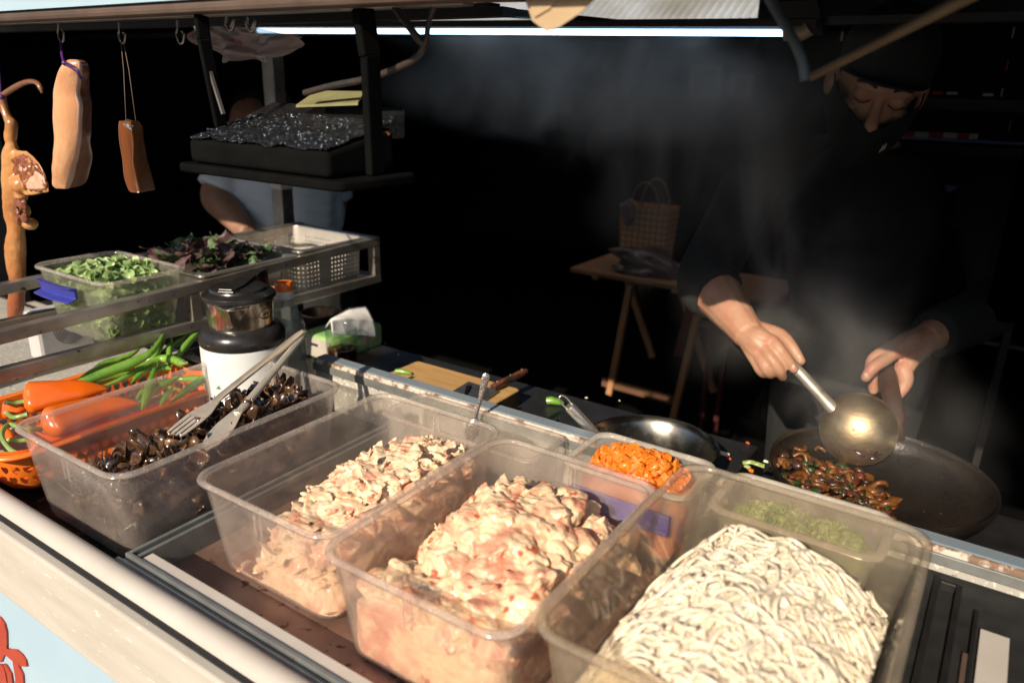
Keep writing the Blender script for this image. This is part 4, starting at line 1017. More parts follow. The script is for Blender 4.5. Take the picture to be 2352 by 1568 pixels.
pan = bowl('steel_pan', 'wide stainless steel pan behind the chopped orange pepper', (-.418, 1.052, .906), .104, .055, pan_m)
m = MB(); ph_ = [at(1352, 992, z=.90), at(1335, 1000, z=.905), at(1322, 1006, z=.907)]; m.tube([Vector(v) for v in ph_], [.006, .007, .007], 10); m.build('handle', black_gloss, pan)
# spoons
spoon_m = pm('spoon steel', (.62, .61, .60), (.46, .45, .44), 200, .2, .32, metal=1, bump=.25, bsc=160)
def spoon(label, a_, b_, wd, bowl_r=.016, bend=None, name='spoon'):
    a_, b_ = Vector(a_), Vector(b_); d = (b_-a_).normalized(); s_ = d.cross((CAM-a_).normalized()).normalized(); u_ = s_.cross(d)
    o = thing(name, a_, label, 'spoon'); m = MB(); L__ = (b_-a_).length
    m.loft([[a_+(b_-a_)*t+s_*x*wd*q+u_*z for x, z in ((-.5, 0), (-.3, .0008), (.3, .0008), (.5, 0), (.3, -.0008), (-.3, -.0008))] for t, q in ((0, .35), (.04, .8), (.10, 1.0), (.3, .85), (.6, .55), (.9, .42), (1, .5))]); m.build('handle', spoon_m, o, smooth=50)
    m = MB(); m.blob(b_+d*bowl_r*1.2, (bowl_r*.75, bowl_r*1.3, .004), 2, mat=Matrix((s_, d, u_)).transposed()); m.build('bowl', spoon_m, o); return o
e_ = at(1118, 857, y=.895); spoon('tall spoon with a patterned handle standing in the milky tray', e_, at(1092, 960, y=.878), .0125)
e_ = at(1080, 883, z=.965); spoon('short patterned spoon leaning over the cleaver behind the ledge', e_, at(1062, 925, z=.915), .0105)
e_ = at(1284, 962, z=.945); spoon('spoon leaning out of the small shiny bowl', e_, at(1262, 985, z=.905), .006, .010)
ul = thing('steel_ladle', at(1372, 1004, z=.915), 'kitchen ladle with a tubular steel handle and hanging loop, lying in the steel pan', 'ladle')
u0, u1 = at(1307, 932, z=.985), at(1374, 1004, z=.93); ud = (u0-u1).normalized(); us = ud.cross((CAM-u0).normalized()).normalized()
m = MB(); m.tube([u1-ud*.03, u1, u1.lerp(u0, .2), u1.lerp(u0, .96), u0], [.004, .0078, .0088, .0088, .0074], 16); m.build('handle', steel_bright, ul, smooth=50)
m = MB(); m.tube(smooth_path([u0+us*.005-ud*.004, u0+us*.0058+ud*.012, u0+us*.003+ud*.021, u0-us*.003+ud*.021, u0-us*.0058+ud*.012, u0-us*.005-ud*.004], 6), .0014, 8); m.build('loop', steel_bright, ul, smooth=180)
m = MB(); c = u1-ud*.05; m.lathe([(.0, -.018), (.018, -.014), (.027, 0), (.0265, 0), (.017, -.013), (0, -.016)], Vector((c.x, c.y, .885)), 28); m.build('bowl', steel_bright, ul)
# scraps
def scrap(px, py, label, mat, kind, z=WT, s=.004):
    p = at(px, py, z=z); m = MB()
    if kind == 'chili': m.tube([p+Vector((-.012, -.004, s)), p+Vector((-.004, 0, s*1.3)), p+Vector((.012, .006, s)), p+Vector((.020, .008, s*.7))], [s*1.15, s*1.25, s, s*.4], 10)
    elif kind == 'strip': m.tube(smooth_path([p+Vector((-.016, -.002, .002)), p+Vector((-.005, .003, .005)), p+Vector((.006, .001, .006)), p+Vector((.018, .006, .003))], 4), .0034, 6, flat=.4)
    else: m.blob(p+Vector((0, 0, s*.6)), (s, s*.8, s*.6), 2, .5, 2)
    tag(m.build('food_scrap', mat, smooth=60), label, 'scrap', 'food scraps on the worktop')
scrap(1270, 929, 'cut green chili end lying on the dark worktop by the ladle loop', chili_m, 'chili', s=.0065)
scrap(922, 859, 'small dark green chili tip on the cutting board', chili_m, 'chili', z=.886, s=.0045)
scrap(1728, 1070, 'shred of green onion leaf beside the wok', scal_m, 'strip'); scrap(1716, 1076, 'bit of green leaf tip left of the onion shred', scal_m, 'bit', s=.006)
scrap(1724, 1084, 'orange pepper sliver under the onion shred', carrot_m, 'bit', s=.005); scrap(1758, 1062, 'white onion crumb nearest the wok rim', noodle_m, 'bit', s=.004)
scrap(1675, 1056, 'red pepper crumb between the pan and the wok', pm('red crumb', (.45, .07, .02), None, 60, .4), 'bit', s=.0045); scrap(1648, 1045, 'pale noodle end beside the steel pan', noodle_m, 'strip')
scrap(1717, 1019, 'dark red crumb near the back edge of the worktop', MATS['red crumb'], 'bit'); scrap(1600, 990, 'pale brown crumb beyond the steel pan', noodle_m, 'bit', s=.003)
scrap(1347, 915, 'tan crumb on the bare dark worktop', noodle_m, 'bit', s=.003); scrap(1423, 921, 'tiny pale crumb by the table leg on the worktop', noodle_m, 'bit', s=.002)
scrap(915, 815, 'tiny white crumb between mug and cutting board', noodle_m, 'bit', s=.0018); scrap(886, 789, 'tiny white crumb behind the glass mug', noodle_m, 'bit', s=.0018)

# ------------------------------------------------------------------ wok, stove, stir fry
wcx, wcy, wz, wr = -.094, 1.138, .922, .153
iron = pm('seasoned iron', (.011, .009, .008), (.020, .016, .013), 14, .26, .40, metal=.25, bump=.4, bsc=120, spots=[((.10, .06, .035), 90, .70)])
st = thing('stove', (wcx, wcy+.05, 0), 'black gas stove stand beneath the wok', 'stove')
m = MB(); m.box(-.295, .42, .95, 1.40, 0, .78); m.build('body', dark_metal, st, smooth=0, bevel=.004)
m = MB(); m.lathe([(.09, .78), (.10, .79), (.12, .84), (.115, .845), (.08, .80)], (wcx, wcy, 0), 32); m.build('ring', dark_metal, st)
wk = thing('wok', (wcx, wcy, .83), 'seasoned black wok full of frying food with a wooden handle', 'wok')
prof = [(wr*math.sin(t), -.074*math.cos(t)) for t in np.linspace(0.0, math.pi/2, 16)]
prof2 = [(r_+.002, z-.002) for r_, z in prof[::-1]]
m = MB(); m.lathe(prof+[(wr+.0015, .001)]+prof2, (wcx, wcy, wz), 72); m.build('bowl', iron, wk, smooth=60)
hnd_m = pm('dark wood handle', (.060, .026, .016), (.035, .016, .010), 20, .5, stretch=(2, 2, .5))
g0 = Vector((wcx+.006, wcy+wr+.006, .918)); g1 = at(2037, 862, d=1.348); gd = (g1-g0).normalized()
m = MB(); m.tube([g0-gd*.01, g0+gd*.02, g0+gd*.03, g0.lerp(g1, .8), g1, g1+gd*.03], [.009, .010, .0155, .0165, .0165, .013], 18, flat=.85); m.build('handle', hnd_m, wk, smooth=60)
r = random.Random(31)
food_c = {'fried_egg': pm('fried golden bits', (.17, .066, .014), (.09, .030, .007), 45, .4, coat=.2, bump=.4, bsc=100), 'green': pm('fried green bits', (.012, .036, .008), (.018, .05, .01), 45, .4, coat=.15), 'red': pm('fried red bits', (.11, .024, .007), (.07, .015, .005), 50, .4, coat=.15), 'dark': pm('fried dark bits', (.06, .026, .014), (.03, .014, .01), 45, .35, coat=.25)}
mats = list(food_c.values()); m = MB()
for k in range(330):
    a_, q_ = r.uniform(0, 6.3), math.sqrt(r.random())*.098
    x, y = wcx-.058+q_*math.cos(a_)*.92, wcy-.006+q_*math.sin(a_)
    rad = math.hypot(x-wcx, y-wcy)
    if rad > wr-.014: continue
    zf = wz-.074*math.sqrt(max(0, 1-(rad/wr)**2)); z = max(zf+.006, wz-.058-.03*(q_/.118)**2)+r.uniform(-.004, .008)
    mi = r.choices((0, 1, 2, 3), (.36, .12, .22, .30))[0]; s = r.uniform(.004, .011)
    R = Matrix.Rotation(r.uniform(0, 6.3), 3, 'Z') @ Matrix.Rotation(r.uniform(-.8, .8), 3, 'X')
    if mi == 0 and r.random() < .5: m.tube(smooth_path([Vector((x, y, z))+R @ Vector(v) for v in ((-s*1.5, 0, 0), (-s*.5, s*.8, s*.4), (s*.6, s*.6, s*.5), (s*1.2, -s*.4, 0))], 4), s*.45, 7, mi)
    else: m.blob((x, y, z), (s*1.2, s*.8, s*.5), 2, .5, 2, R, mi)
tag(m.build('stir_fry', mats, smooth=80), 'frying mix of golden, green and red bits in the wok', 'stir fry', kind='stuff')

# ------------------------------------------------------------------ ladle in the cook's hand
ladle_m = pm('worn ladle steel', (.60, .46, .27), (.44, .32, .18), 22, .40, .50, metal=1, bump=.35, bsc=130, bdist=.001, spots=[((.42, .17, .02), 70, .70), ((.10, .05, .02), 40, .76)], stretch=(1, 1, 2.2))
lc_ = at(1971, 985, d=1.235); lr = .0595
vd = (lc_-CAM).normalized(); od = (vd+Vector((.10, .25, -.05))).normalized()      # opening faces away from the camera
lx_ = od.orthogonal().normalized(); ly_ = od.cross(lx_); LM = Matrix((lx_, ly_, od)).transposed()
ld = thing('ladle', lc_, 'big worn steel ladle held upside down over the wok, its round back shining', 'ladle')
pr_ = [(lr*math.sin(t)*(1.0), -lr*.92*math.cos(t)) for t in np.linspace(0, math.pi/2*1.12, 22)]
m = MB(); m.lathe(pr_+[(a_-.0022, b_) for a_, b_ in pr_[::-1]], lc_, 64, LM); m.build('bowl', ladle_m, ld, smooth=60)
j0 = at(1912, 937, d=1.232); j1 = at(1832, 850, d=1.268); j2 = at(1772, 792, d=1.292); j3 = at(1735, 755, d=1.315)
m = MB(); pth = [Vector(v) for v in smooth_path([at(1932, 956, d=1.225), j0, j1, j2, j3], 6)]
m.tube(pth, [.0135-.0040*min(1, i/9) for i in range(len(pth))], 14, flat=.9); m.build('handle', pm('ladle handle steel', (.40, .37, .31), (.28, .25, .20), 40, .38, .5, metal=.6, spots=[((.16, .10, .05), 80, .68)]), ld, smooth=180)
m = MB(); q_ = at(1990, 1050, d=1.185)
for k in range(26):
    p = at(1962+r.uniform(0, 55), 1040+r.uniform(-14, 12), d=1.19); dd_ = (p-lc_).normalized(); m.blob(lc_+dd_*(lr*1.0), (.005, .004, .003), 1, .5, 2)
m.build('sauce', food_c['dark'], ld)

# ------------------------------------------------------------------ hanging meat
tie_m = pm('purple tie', (.07, .02, .13), None, 40, .4); string_m = pm('brown string', (.14, .10, .07), None, 60, .8)
hook_m = pm('hook wire', (.40, .37, .33), (.22, .20, .18), 50, .32, metal=1)
def hook(px, py0, py1, label, y=.668):
    a_, b_ = at(px, py0, y=y), at(px+6, py1, y=y); o = thing('hook', a_, label, 'hook', 'wire hooks under the canopy')
    s = Vector((.011, 0, 0)); m = MB()
    m.tube(smooth_path([a_+Vector((-.002, 0, .012)), a_+Vector((-.004, 0, 0)), b_+Vector((-.009, 0, .012)), b_+Vector((-.004, 0, .001)), b_+Vector((.004, 0, .002)), b_+Vector((.008, 0, .012)), a_+Vector((.005, 0, -.002))], 6), .0016, 8); m.build('wire', hook_m, o, smooth=180); return o
hook(137, 62, 97, 'wire hook carrying the pale pork belly'); hook(277, 72, 100, 'wire hook carrying the strings of the small brown bacon slab'); hook(411, 68, 101, 'empty wire hook left of the black hanging box')
hook(524, 60, 70, 'wire hook half hidden in the plastic bag'); hook(572, 62, 72, 'wire hook beside the cream end of the tube light')
pork_skin = pm('pork rind', (.58, .32, .165), (.50, .24, .115), 16, .22, .36, sss=.15, sssr=.004, coat=.55, bump=.5, bsc=60, bdist=.003, c3=(.50, .19, .10), stretch=(1.6, 1.6, .5))
pork_fat = pm('pork fat', (.72, .50, .40), (.66, .42, .32), 30, .3, sss=.3, coat=.3); pork_lean = pm('pork lean', (.10, .026, .017), (.24, .11, .08), 24, .34, coat=.2, stretch=(1, 1, .5), bump=.4, bsc=70)
def slab(name, label, levels, yaw, mats, y):
    """levels: (left px, corner px, right px, py, rind bulge); rind faces left of the corner, side right of it"""
    o = thing(name, at(levels[0][1], levels[0][3], y=y), label, 'meat')
    n1 = Vector((math.sin(yaw), -math.cos(yaw), 0)); ex = Vector((math.cos(yaw), math.sin(yaw), 0)); loops = []
    for (lx, cx_, rx, py, bl) in levels:
        C = at(cx_, py, y=y); v = (C-CAM).normalized(); hr = Vector((CR.x, CR.y, 0)).normalized(); pxm = (C-CAM).dot(CF)/1738
        pp = (v.x*hr.x+v.y*hr.y)
        perp = Vector((-v.y, v.x, 0)).normalized(); perp = perp if perp.dot(CR) > 0 else -perp
        wd = (cx_-lx)*pxm/max(.2, abs(ex.dot(perp))); th = (rx-cx_)*pxm/max(.2, abs(n1.dot(perp)))
        A = C-ex*wd; B = C; Cc = C-n1*th; D = A-n1*th; rd = min(wd, th)*.13
        poly = []
        for a_, b_, c_ in ((D, A, B), (A, B, Cc), (B, Cc, D), (Cc, D, A)):
            u_ = (a_-b_).normalized()*min(rd, (a_-b_).length*.45); w_ = (c_-b_).normalized()*min(rd, (c_-b_).length*.45)
            for t in (0, .33, .67, 1): poly.append(b_+u_*(1-t)**1.6+w_*t**1.6)
            nx = b_+w_; e2 = c_-(c_-b_).normalized()*min(rd, (c_-b_).length*.45)
            for t in (.2, .4, .6, .8): poly.append(nx.lerp(e2, t)+(n1*bl if b_ is A else Vector()))
        loops.append(poly)
    nl = [np.array([[v.x, v.y, v.z] for v in l]) for l in loops]
    sm = smooth_path([l.flatten() for l in nl], 5); n = len(loops[0])
    LL = [[Vector(v) for v in np.array(l).reshape(n, 3)] for l in sm]
    for l in LL:
        for i, v in enumerate(l): l[i] = v+Vector((1, 1, 0))*.0012*noise.noise(v*38)
    m = MB(); m.loft(LL)
    for fi in range((len(LL)-1)*n):
        k = fi % n; m.m[fi] = 0 if k < 9 else (1 if k < 12 else 2)
    m.m[-1] = m.m[-2] = 1
    m.build('flesh', mats, o, smooth=70); return o
pk = slab('pork_belly', 'large pale strip of pork belly with rind, tied with purple cord', [(160, 172, 188, 137, 0), (150, 180, 200, 144, .001), (139, 182, 206, 162, .003), (131, 178, 205, 186, .003), (125, 176, 206, 215, .003), (124, 180, 212, 245, .003), (127, 180, 210, 290, .003), (127, 176, 209, 330, .003), (124, 168, 212, 365, .003), (122, 158, 206, 400, .003), (121, 152, 196, 425, .001), (128, 150, 182, 434, 0)], R_(27), [pork_skin, pork_fat, pork_lean], .64)
m = MB(); Pp = lambda x, y, dy=0: at(x, y, y=.632+dy); m.tube(smooth_path([Pp(140, 96, .03), Pp(143, 125, .015), Pp(148, 145), Pp(155, 145, -.008), Pp(176, 158, -.016), Pp(187, 180, -.010)], 5), .0013, 6); m.tube(smooth_path([Pp(139, 96, .03), Pp(141, 128, .015), Pp(148, 147), Pp(158, 152, -.010), Pp(175, 166, -.016), Pp(186, 182, -.010)], 5), .0013, 6)
m.blob(Pp(148, 145, -.004), .004, 2); m.build('cord', tie_m, pk, smooth=180)
bac_rind = pm('smoked rind', (.17, .052, .010), (.085, .022, .005), 18, .25, .36, coat=.6, stretch=(3.5, 3.5, .2), c3=(.28, .11, .025)); bac_side = pm('smoked lean', (.10, .038, .015), (.18, .075, .03), 36, .42, coat=.2, bump=.6, bsc=90); bac_top = pm('smoked fat', (.22, .085, .022), None, 40, .25, coat=.5)
bc = slab('smoked_bacon', 'small brown slab of smoked bacon hanging on two strings', [(275, 299, 317, 279, 0), (273, 301, 328, 296, .001), (275, 304, 331, 325, .001), (280, 306, 338, 365, .001), (286, 311, 348, 410, .001), (294, 318, 356, 437, .0), (300, 320, 357, 443, 0)], R_(20), [bac_rind, bac_top, bac_side], .63)
m = MB(); m.tube([at(278, 98, y=.655), at(284, 160, y=.645), at(290, 285, y=.64)], .0006, 5); m.tube([at(284, 98, y=.655), at(296, 160, y=.65), at(313, 285, y=.648)], .0006, 5); m.build('string', string_m, bc, smooth=180)
m = MB(); m.prism([at(277, 283, y=.628), at(293, 277, y=.645), at(314, 283, y=.650), at(303, 300, y=.622), at(290, 292, y=.622)], (0, 0, .002)); m.build('foil', pm('foil', (.50, .50, .52), (.38, .38, .40), 90, .25, metal=.8, bump=1, bsc=120), bc, smooth=0)
# cured duck
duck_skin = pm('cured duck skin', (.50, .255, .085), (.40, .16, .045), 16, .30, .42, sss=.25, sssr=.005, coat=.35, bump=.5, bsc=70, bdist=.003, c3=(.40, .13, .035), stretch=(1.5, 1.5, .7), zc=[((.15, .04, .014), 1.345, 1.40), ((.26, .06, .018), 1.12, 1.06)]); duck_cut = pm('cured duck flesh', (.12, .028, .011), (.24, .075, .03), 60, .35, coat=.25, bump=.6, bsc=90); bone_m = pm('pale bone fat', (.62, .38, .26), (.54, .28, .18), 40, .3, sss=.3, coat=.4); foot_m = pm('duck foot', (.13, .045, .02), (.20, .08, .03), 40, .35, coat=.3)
DY = .655
def z3(x, y, dy=0): return at(x*.4101, 103+y*.4101, y=DY+dy)
dk = thing('cured_duck', z3(60, 560), 'flattened cured duck hanging by one bent foot at the left', 'cured duck')
K3 = .00036
VD = (z3(150, 720)-CAM).normalized()
def zo(x, y, off): return z3(x, y)-VD*off
m = MB()
m.tube(smooth_path([z3(8, 290), z3(25, 360), z3(50, 420), z3(66, 445), z3(58, 520), z3(66, 560)], 5), [K3*v for v in np.interp(np.linspace(0, 1, 26), [0, .3, .6, .75, 1], [20, 20, 27, 30, 22])], 12)
m.tube(smooth_path([z3(65, 545), z3(66, 620), z3(80, 720), z3(80, 830), z3(76, 950), z3(90, 1030), z3(86, 1150), z3(92, 1260), z3(100, 1330), z3(92, 1420), z3(85, 1480), z3(76, 1530), z3(72, 1600)], 4), [K3*v for v in np.interp(np.linspace(0, 1, 49), [0, .08, .2, .32, .42, .5, .62, .74, .8, .9, 1], [24, 46, 60, 48, 40, 52, 42, 40, 44, 36, 22])], 14, flat=.8)
m.prism([zo(x, y, .012) for x, y in ((100, 590), (150, 598), (185, 625), (220, 665), (250, 720), (270, 790), (273, 825), (240, 830), (190, 840), (150, 845), (125, 830), (70, 800), (50, 720), (48, 620))], VD*.030); m.blob(z3(120, 850), (K3*30, .012, K3*30), 2); m.blob(z3(135, 930), (K3*28, .012, K3*42), 2); m.blob(z3(170, 1003), (K3*38, .014, K3*30), 2); m.blob(z3(120, 780), (K3*60, .02, K3*50), 2)
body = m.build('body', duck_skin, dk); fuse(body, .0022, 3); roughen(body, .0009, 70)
m = MB(); m.prism([zo(x, y, .0165) for x, y in ((52, 650), (95, 620), (150, 614), (190, 650), (236, 705), (262, 780), (262, 815), (200, 820), (140, 812), (95, 800), (85, 760), (45, 705))], VD*.012)
fo = m.build('flesh', duck_cut, dk); fuse(fo, .0016, 1); roughen(fo, .0045, 95)
m = MB(); rd_ = random.Random(4)
for k in range(0): 
    x, y = rd_.uniform(70, 235), rd_.uniform(625, 800)
    if ((x-150)/85)**2+((y-705)/85)**2 < .9: m.blob(z3(x, y, -.012), (.009, .006, .007), 2, .6, 2)
for k in range(12): m.blob(z3(rd_.uniform(85, 150), rd_.uniform(870, 990), -.013), (.007, .005, .009), 2, .6, 2)
fo = m.build('flesh', duck_cut, dk, smooth=60); fuse(fo, .002, 1)
for pl_ in ([(150, 775), (175, 730), (195, 705), (225, 722), (250, 745), (258, 800), (240, 808), (195, 810), (150, 806)], [(110, 690), (125, 676), (150, 682), (155, 705), (135, 715), (112, 708)]):
    m = MB(); m.prism([zo(x, y, .0205) for x, y in pl_], VD*.012); fo = m.build('fat', bone_m, dk); fuse(fo, .0016, 5); roughen(fo, .0015, 70)
m = MB(); m.tube(smooth_path([z3(5, 290), z3(20, 280), z3(90, 235), z3(155, 208), z3(205, 213), z3(228, 245), z3(236, 272)], 5), [K3*v for v in np.interp(np.linspace(0, 1, 31), [0, .3, .6, .8, 1], [13, 14, 11, 12, 5])], 10); m.tube([z3(70, 245), z3(85, 222)], [.003, .001], 6); m.build('foot', foot_m, dk, smooth=80)
m = MB(); m.tube(smooth_path([z3(-15, 60), z3(0, 200), z3(6, 285), z3(14, 300), z3(-6, 300)], 5), .0018, 6); m.blob(z3(8, 292, -.006), .005, 2); m.build('cord', tie_m, dk, smooth=180)
# ------------------------------------------------------------------ things hanging from the canopy
wrap = pm('wet black wrap', (.010, .011, .012), (.02, .021, .023), 40, .12, .25, metal=.1, bump=1.0, bsc=150, bdist=.006, coat=.6)
case_m = pm('box black', (.005, .005, .005), (.007, .007, .007), 20, .7, spec=.0)
hb = thing('hanging_lamp_box', at(640, 330, y=.60), 'blurred black box with a wet glittering top hanging on two straps', 'hanging box')
fy, by = .575, .680
def Q(px, py, y): return at(px, py, y=y)
fl_, fr_ = Q(432, 372, fy), Q(752, 408, fy); ftl, ftr = Q(431, 318, fy), Q(752, 352, fy); x0, x1 = ftl.x, ftr.x
zb0, zt0 = fl_.z, (ftl.z+ftr.z)/2; ztb = Q(560, 262, by).z
m = MB(); m.loft([[Vector((x, y, z)) for y, z in ((fy, zb0), (by, zb0), (by, ztb-.004), (fy, zt0))] for x in (x0, x1)]); m.build('case', case_m, hb, smooth=0, bevel=.006, bseg=3)
m = MB()
m.grid(lambda u, v: Vector((x0+.002+(x1-x0-.004)*u, fy+(by-fy)*v, zt0+.0015+(ztb-zt0)*v+.004*abs(noise.noise(Vector((u*30, v*22, 1))))+.003*noise.noise(Vector((u*9, v*7, 4))))), 80, 60); wc_ = m.build('wet_cover', wrap, hb, smooth=180)
m = MB(); rg = random.Random(2)
for k in range(150):
    u, v = rg.random(), rg.random(); m.blob((x0+(x1-x0)*u, fy+(by-fy)*v, zt0+.004+(ztb-zt0)*v), rg.uniform(.0012, .0026), 1)
m.build('droplets', glass('water drop', (.9, .95, 1), fac=.5), wc_, smooth=180)['kind'] = 'stuff'
xa, xb = Q(416, 378, fy).x, Q(790, 410, fy).x
m = MB(); m.loft([rr((xa+xb)/2, (fy+by)/2+.004, (xb-xa)/2, (by-fy)/2+.012, .012, z, 4) for z in (zb0-.012, zb0-.001)]); m.build('tray', case_m, hb, smooth=40, bevel=.003)
y0_ = by+.002; ta, tb = Q(560, 262, y0_), Q(868, 290, y0_)
m = MB(); m.loft([[Vector((x, y, z)) for y, z in ((y0_, ta.z-.02), (y0_+.05, ta.z-.02), (y0_+.05, ta.z+.016), (y0_, ta.z-.002))] for x in (ta.x, tb.x)]); m.build('rear_case', wrap, hb, smooth=0, bevel=.004)
pl_m = pm('yellow plate', (.24, .23, .11), (.19, .18, .09), 30, .4); pa = [Q(680, 247, y0_+.003), Q(822, 242, y0_+.003), Q(838, 214, y0_+.045), Q(728, 213, y0_+.045)]
m = MB(); m.prism(pa, (0, 0, .003)); m.build('plate', pl_m, hb, smooth=0)
sm_ = dark_metal
m = MB(); m.bar(Q(462, 35, .605), Q(468, 95, .60), .018, .006, (1, 0, 0)); m.bar(Q(468, 90, .60), Q(508, 290, .612), .017, .006, (1, 0, 0)); m.build('strap', case_m, hb, smooth=0, bevel=.002)
m = MB(); m.bar(Q(833, 20, .625), Q(850, 130, .628), .026, .010, (1, 0, 0)); m.bar(Q(850, 125, .628), Q(862, 400, .64), .022, .010, (1, 0, 0)); m.build('strap', case_m, hb, smooth=0, bevel=.002)
m = MB(); m.bar(Q(450, 60, .600), Q(513, 262, .606), .004, .003, (1, 0, 0)); m.build('strap_edge', steel_dark, hb, smooth=0)
m = MB(); m.blob(Q(891, 306, .66), .0036, 2); m.build('indicator', pm('copper knob', (.60, .24, .07), None, 30, .25, metal=1), hb)  # small orange indicator light, its glow put into a metal colour
cable_m = pm('black cable', (.022, .021, .020), (.05, .03, .02), 40, .45)
def cable(pts, y, rad, label, name='cable', mat=None):
    P_ = [Vector(v) for v in smooth_path([at(px, py, y=y+(dy or 0)) for px, py, dy in pts], 8)]
    m = MB(); m.tube(P_, rad, 8); return tag(m.build(name, mat or cable_m, smooth=180), label, 'cable')
cable([(908, 18, 0), (935, 55, 0), (962, 92, .005), (975, 105, .01), (958, 132, .01), (905, 160, .01), (840, 182, .01), (760, 198, .01), (700, 214, .01)], .66, .0042, 'black cable looping from the canopy down to the hanging box')
cable([(1000, 10, 0), (985, 50, 0), (978, 95, .0), (962, 125, .0)], .668, .003, 'short black cable hanging straight beside the looping one')
cable([(1755, -30, 0), (1780, 20, 0), (1818, 85, 0), (1842, 140, 0), (1848, 185, 0)], .70, .0045, 'grey black cable curving down right of the tube light', mat=pm('grey cable', (.06, .075, .085), None, 40, .5))
stick_m = pm('bamboo stick', (.15, .105, .055), (.11, .075, .04), 30, .6, stretch=(1, 1, 1))
m = MB(); a_, b_ = at(1862, 178, y=.76), at(2260, -25, y=.70); m.tube([a_, a_.lerp(b_, .5), b_, b_+(b_-a_)*.25], [.0036, .0045, .0055, .006], 10)
tag(m.build('stick', stick_m, smooth=180), 'blurred brown stick slanting down from the canopy before the cook', 'stick')
m = MB(); pts = [(1192, -40), (1210, 10), (1222, 48), (1255, 73), (1285, 62), (1330, 32), (1362, 2), (1380, -40)]
m.prism([at(px, py, y=.60) for px, py in pts], (0, .0012, 0)); m.prism([at(px, py, y=.598) for px, py in ((1200, -40), (1215, 12), (1228, 40), (1262, 20), (1290, -40))], (.001, .0012, 0))
tag(m.build('cardboard_flap', pm('cardboard', (.42, .30, .18), (.36, .25, .14), 24, .8), smooth=0), 'pointed tan cardboard flap hanging from the canopy rail', 'cardboard')
# thin plastic bag
bag_m, t, out = nodes('thin pink plastic')
p = nd(t, 'ShaderNodeBsdfPrincipled'); tc = t.nodes.new('ShaderNodeTexCoord')
t.links.new(mixc(t, ramp(t, nz(t, tc.outputs['Object'], 26), .57, .62), (.52, .42, .39), (.55, .13, .10)), p.inputs['Base Color']); p.inputs['Roughness'].default_value = .3
tl = t.nodes.new('ShaderNodeBsdfTranslucent'); tl.inputs[0].default_value = (.55, .43, .40, 1); tr = t.nodes.new('ShaderNodeBsdfTransparent')
m1 = t.nodes.new('ShaderNodeMixShader'); m1.inputs[0].default_value = .35; t.links.new(p.outputs[0], m1.inputs[1]); t.links.new(tl.outputs[0], m1.inputs[2])
m2 = t.nodes.new('ShaderNodeMixShader'); m2.inputs[0].default_value = .22; t.links.new(m1.outputs[0], m2.inputs[1]); t.links.new(tr.outputs[0], m2.inputs[2])
bp = t.nodes.new('ShaderNodeBump'); bp.inputs['Strength'].default_value = .7; bp.inputs['Distance'].default_value = .006; t.links.new(nz(t, tc.outputs['Object'], 60), bp.inputs['Height']); t.links.new(bp.outputs[0], p.inputs['Normal'])
t.links.new(m2.outputs[0], out.inputs[0])
edge = [(455, 62, 455, 62), (448, 62, 468, 108), (470, 62, 520, 146), (505, 62, 560, 138), (550, 62, 600, 143), (600, 66, 640, 130), (650, 78, 690, 92), (690, 80, 692, 84)]
def bagf(u, v):
    k = min(int(u*7), 6); f = u*7-k; a_, b_ = edge[k], edge[k+1]; L4 = [a_[i]*(1-f)+b_[i]*f for i in range(4)]
    q_ = at(L4[0]*(1-v)+L4[2]*v, L4[1]*(1-v)+L4[3]*v, y=.80)
    return q_+Vector((0, .022*math.sin(u*22+v*3)*v+.012*noise.noise(Vector((u*11, v*6, 3))), .006*noise.noise(Vector((u*16, v*8, 8)))*v))
m = MB(); m.grid(bagf, 70, 18); tag(m.build('plastic_bag', bag_m, smooth=180), 'crumpled thin pinkish plastic bag hanging under the canopy', 'plastic bag')

# ------------------------------------------------------------------ folding table with a woven bag
tw = pm('table wood', (.36, .18, .08), (.25, .12, .05), 6, .55, stretch=(1, 12, 12)); tl_m = pm('table leg wood', (.42, .22, .10), (.32, .16, .07), 12, .5)
TD = 2.9
A = at(1309, 614, d=TD); tz = A.z; B = at(1360, 592, z=tz); Cc = at(1640, 672, z=tz)
tb_ = thing('folding_table', (A.x+.4, A.y+.15, 0), 'brown wooden folding table with crossed legs behind the worktop', 'table')
tx0, tx1, ty0, ty1 = A.x, A.x+.78, A.y, max(B.y, A.y+.34)
m = MB(); m.box(tx0, tx1, ty0, ty1, tz-.018, tz); m.build('tabletop', tw, tb_, smooth=0, bevel=.004)
def legbar(pa, pb, y, wd=.024): 
    a_, b_ = at(*pa, y=y), at(*pb, y=y); m = MB(); m.bar(a_, b_, wd, .024, (0, 1, 0)); m.build('leg', tl_m, tb_, smooth=0, bevel=.002)
legbar((1448, 655), (1400, 905), ty0+.03); legbar((1440, 640), (1500, 820), ty1-.05); legbar((1618, 660), (1540, 985), ty0+.03); legbar((1560, 655), (1640, 900), ty1-.05)
m = MB(); a_, b_ = at(1389, 876, y=ty0+.05), at(1560, 922, y=ty0+.05); m.bar(a_, b_, .02, .05, (0, 1, 0)); m.bar(at(1389, 876, y=ty0+.05), at(1389, 876, y=ty1), .02, .03); m.build('stretcher', pm('shade toned stretcher wood', (.13, .06, .028), None, 12, .7), tb_, smooth=0)  # darker than the legs: shade put into the stretcher's wood colour
for px, py in ((1366, 631), (1550, 662)):
    m = MB(); q_ = at(px, py, y=ty0+.01); m.box(q_.x-.012, q_.x+.012, q_.y, q_.y+.28, q_.z-.018, tz-.019); m.build('batten', tl_m, tb_, smooth=0)
red_cl = pm('dark red cloth', (.10, .014, .014), (.07, .010, .011), 20, .85)
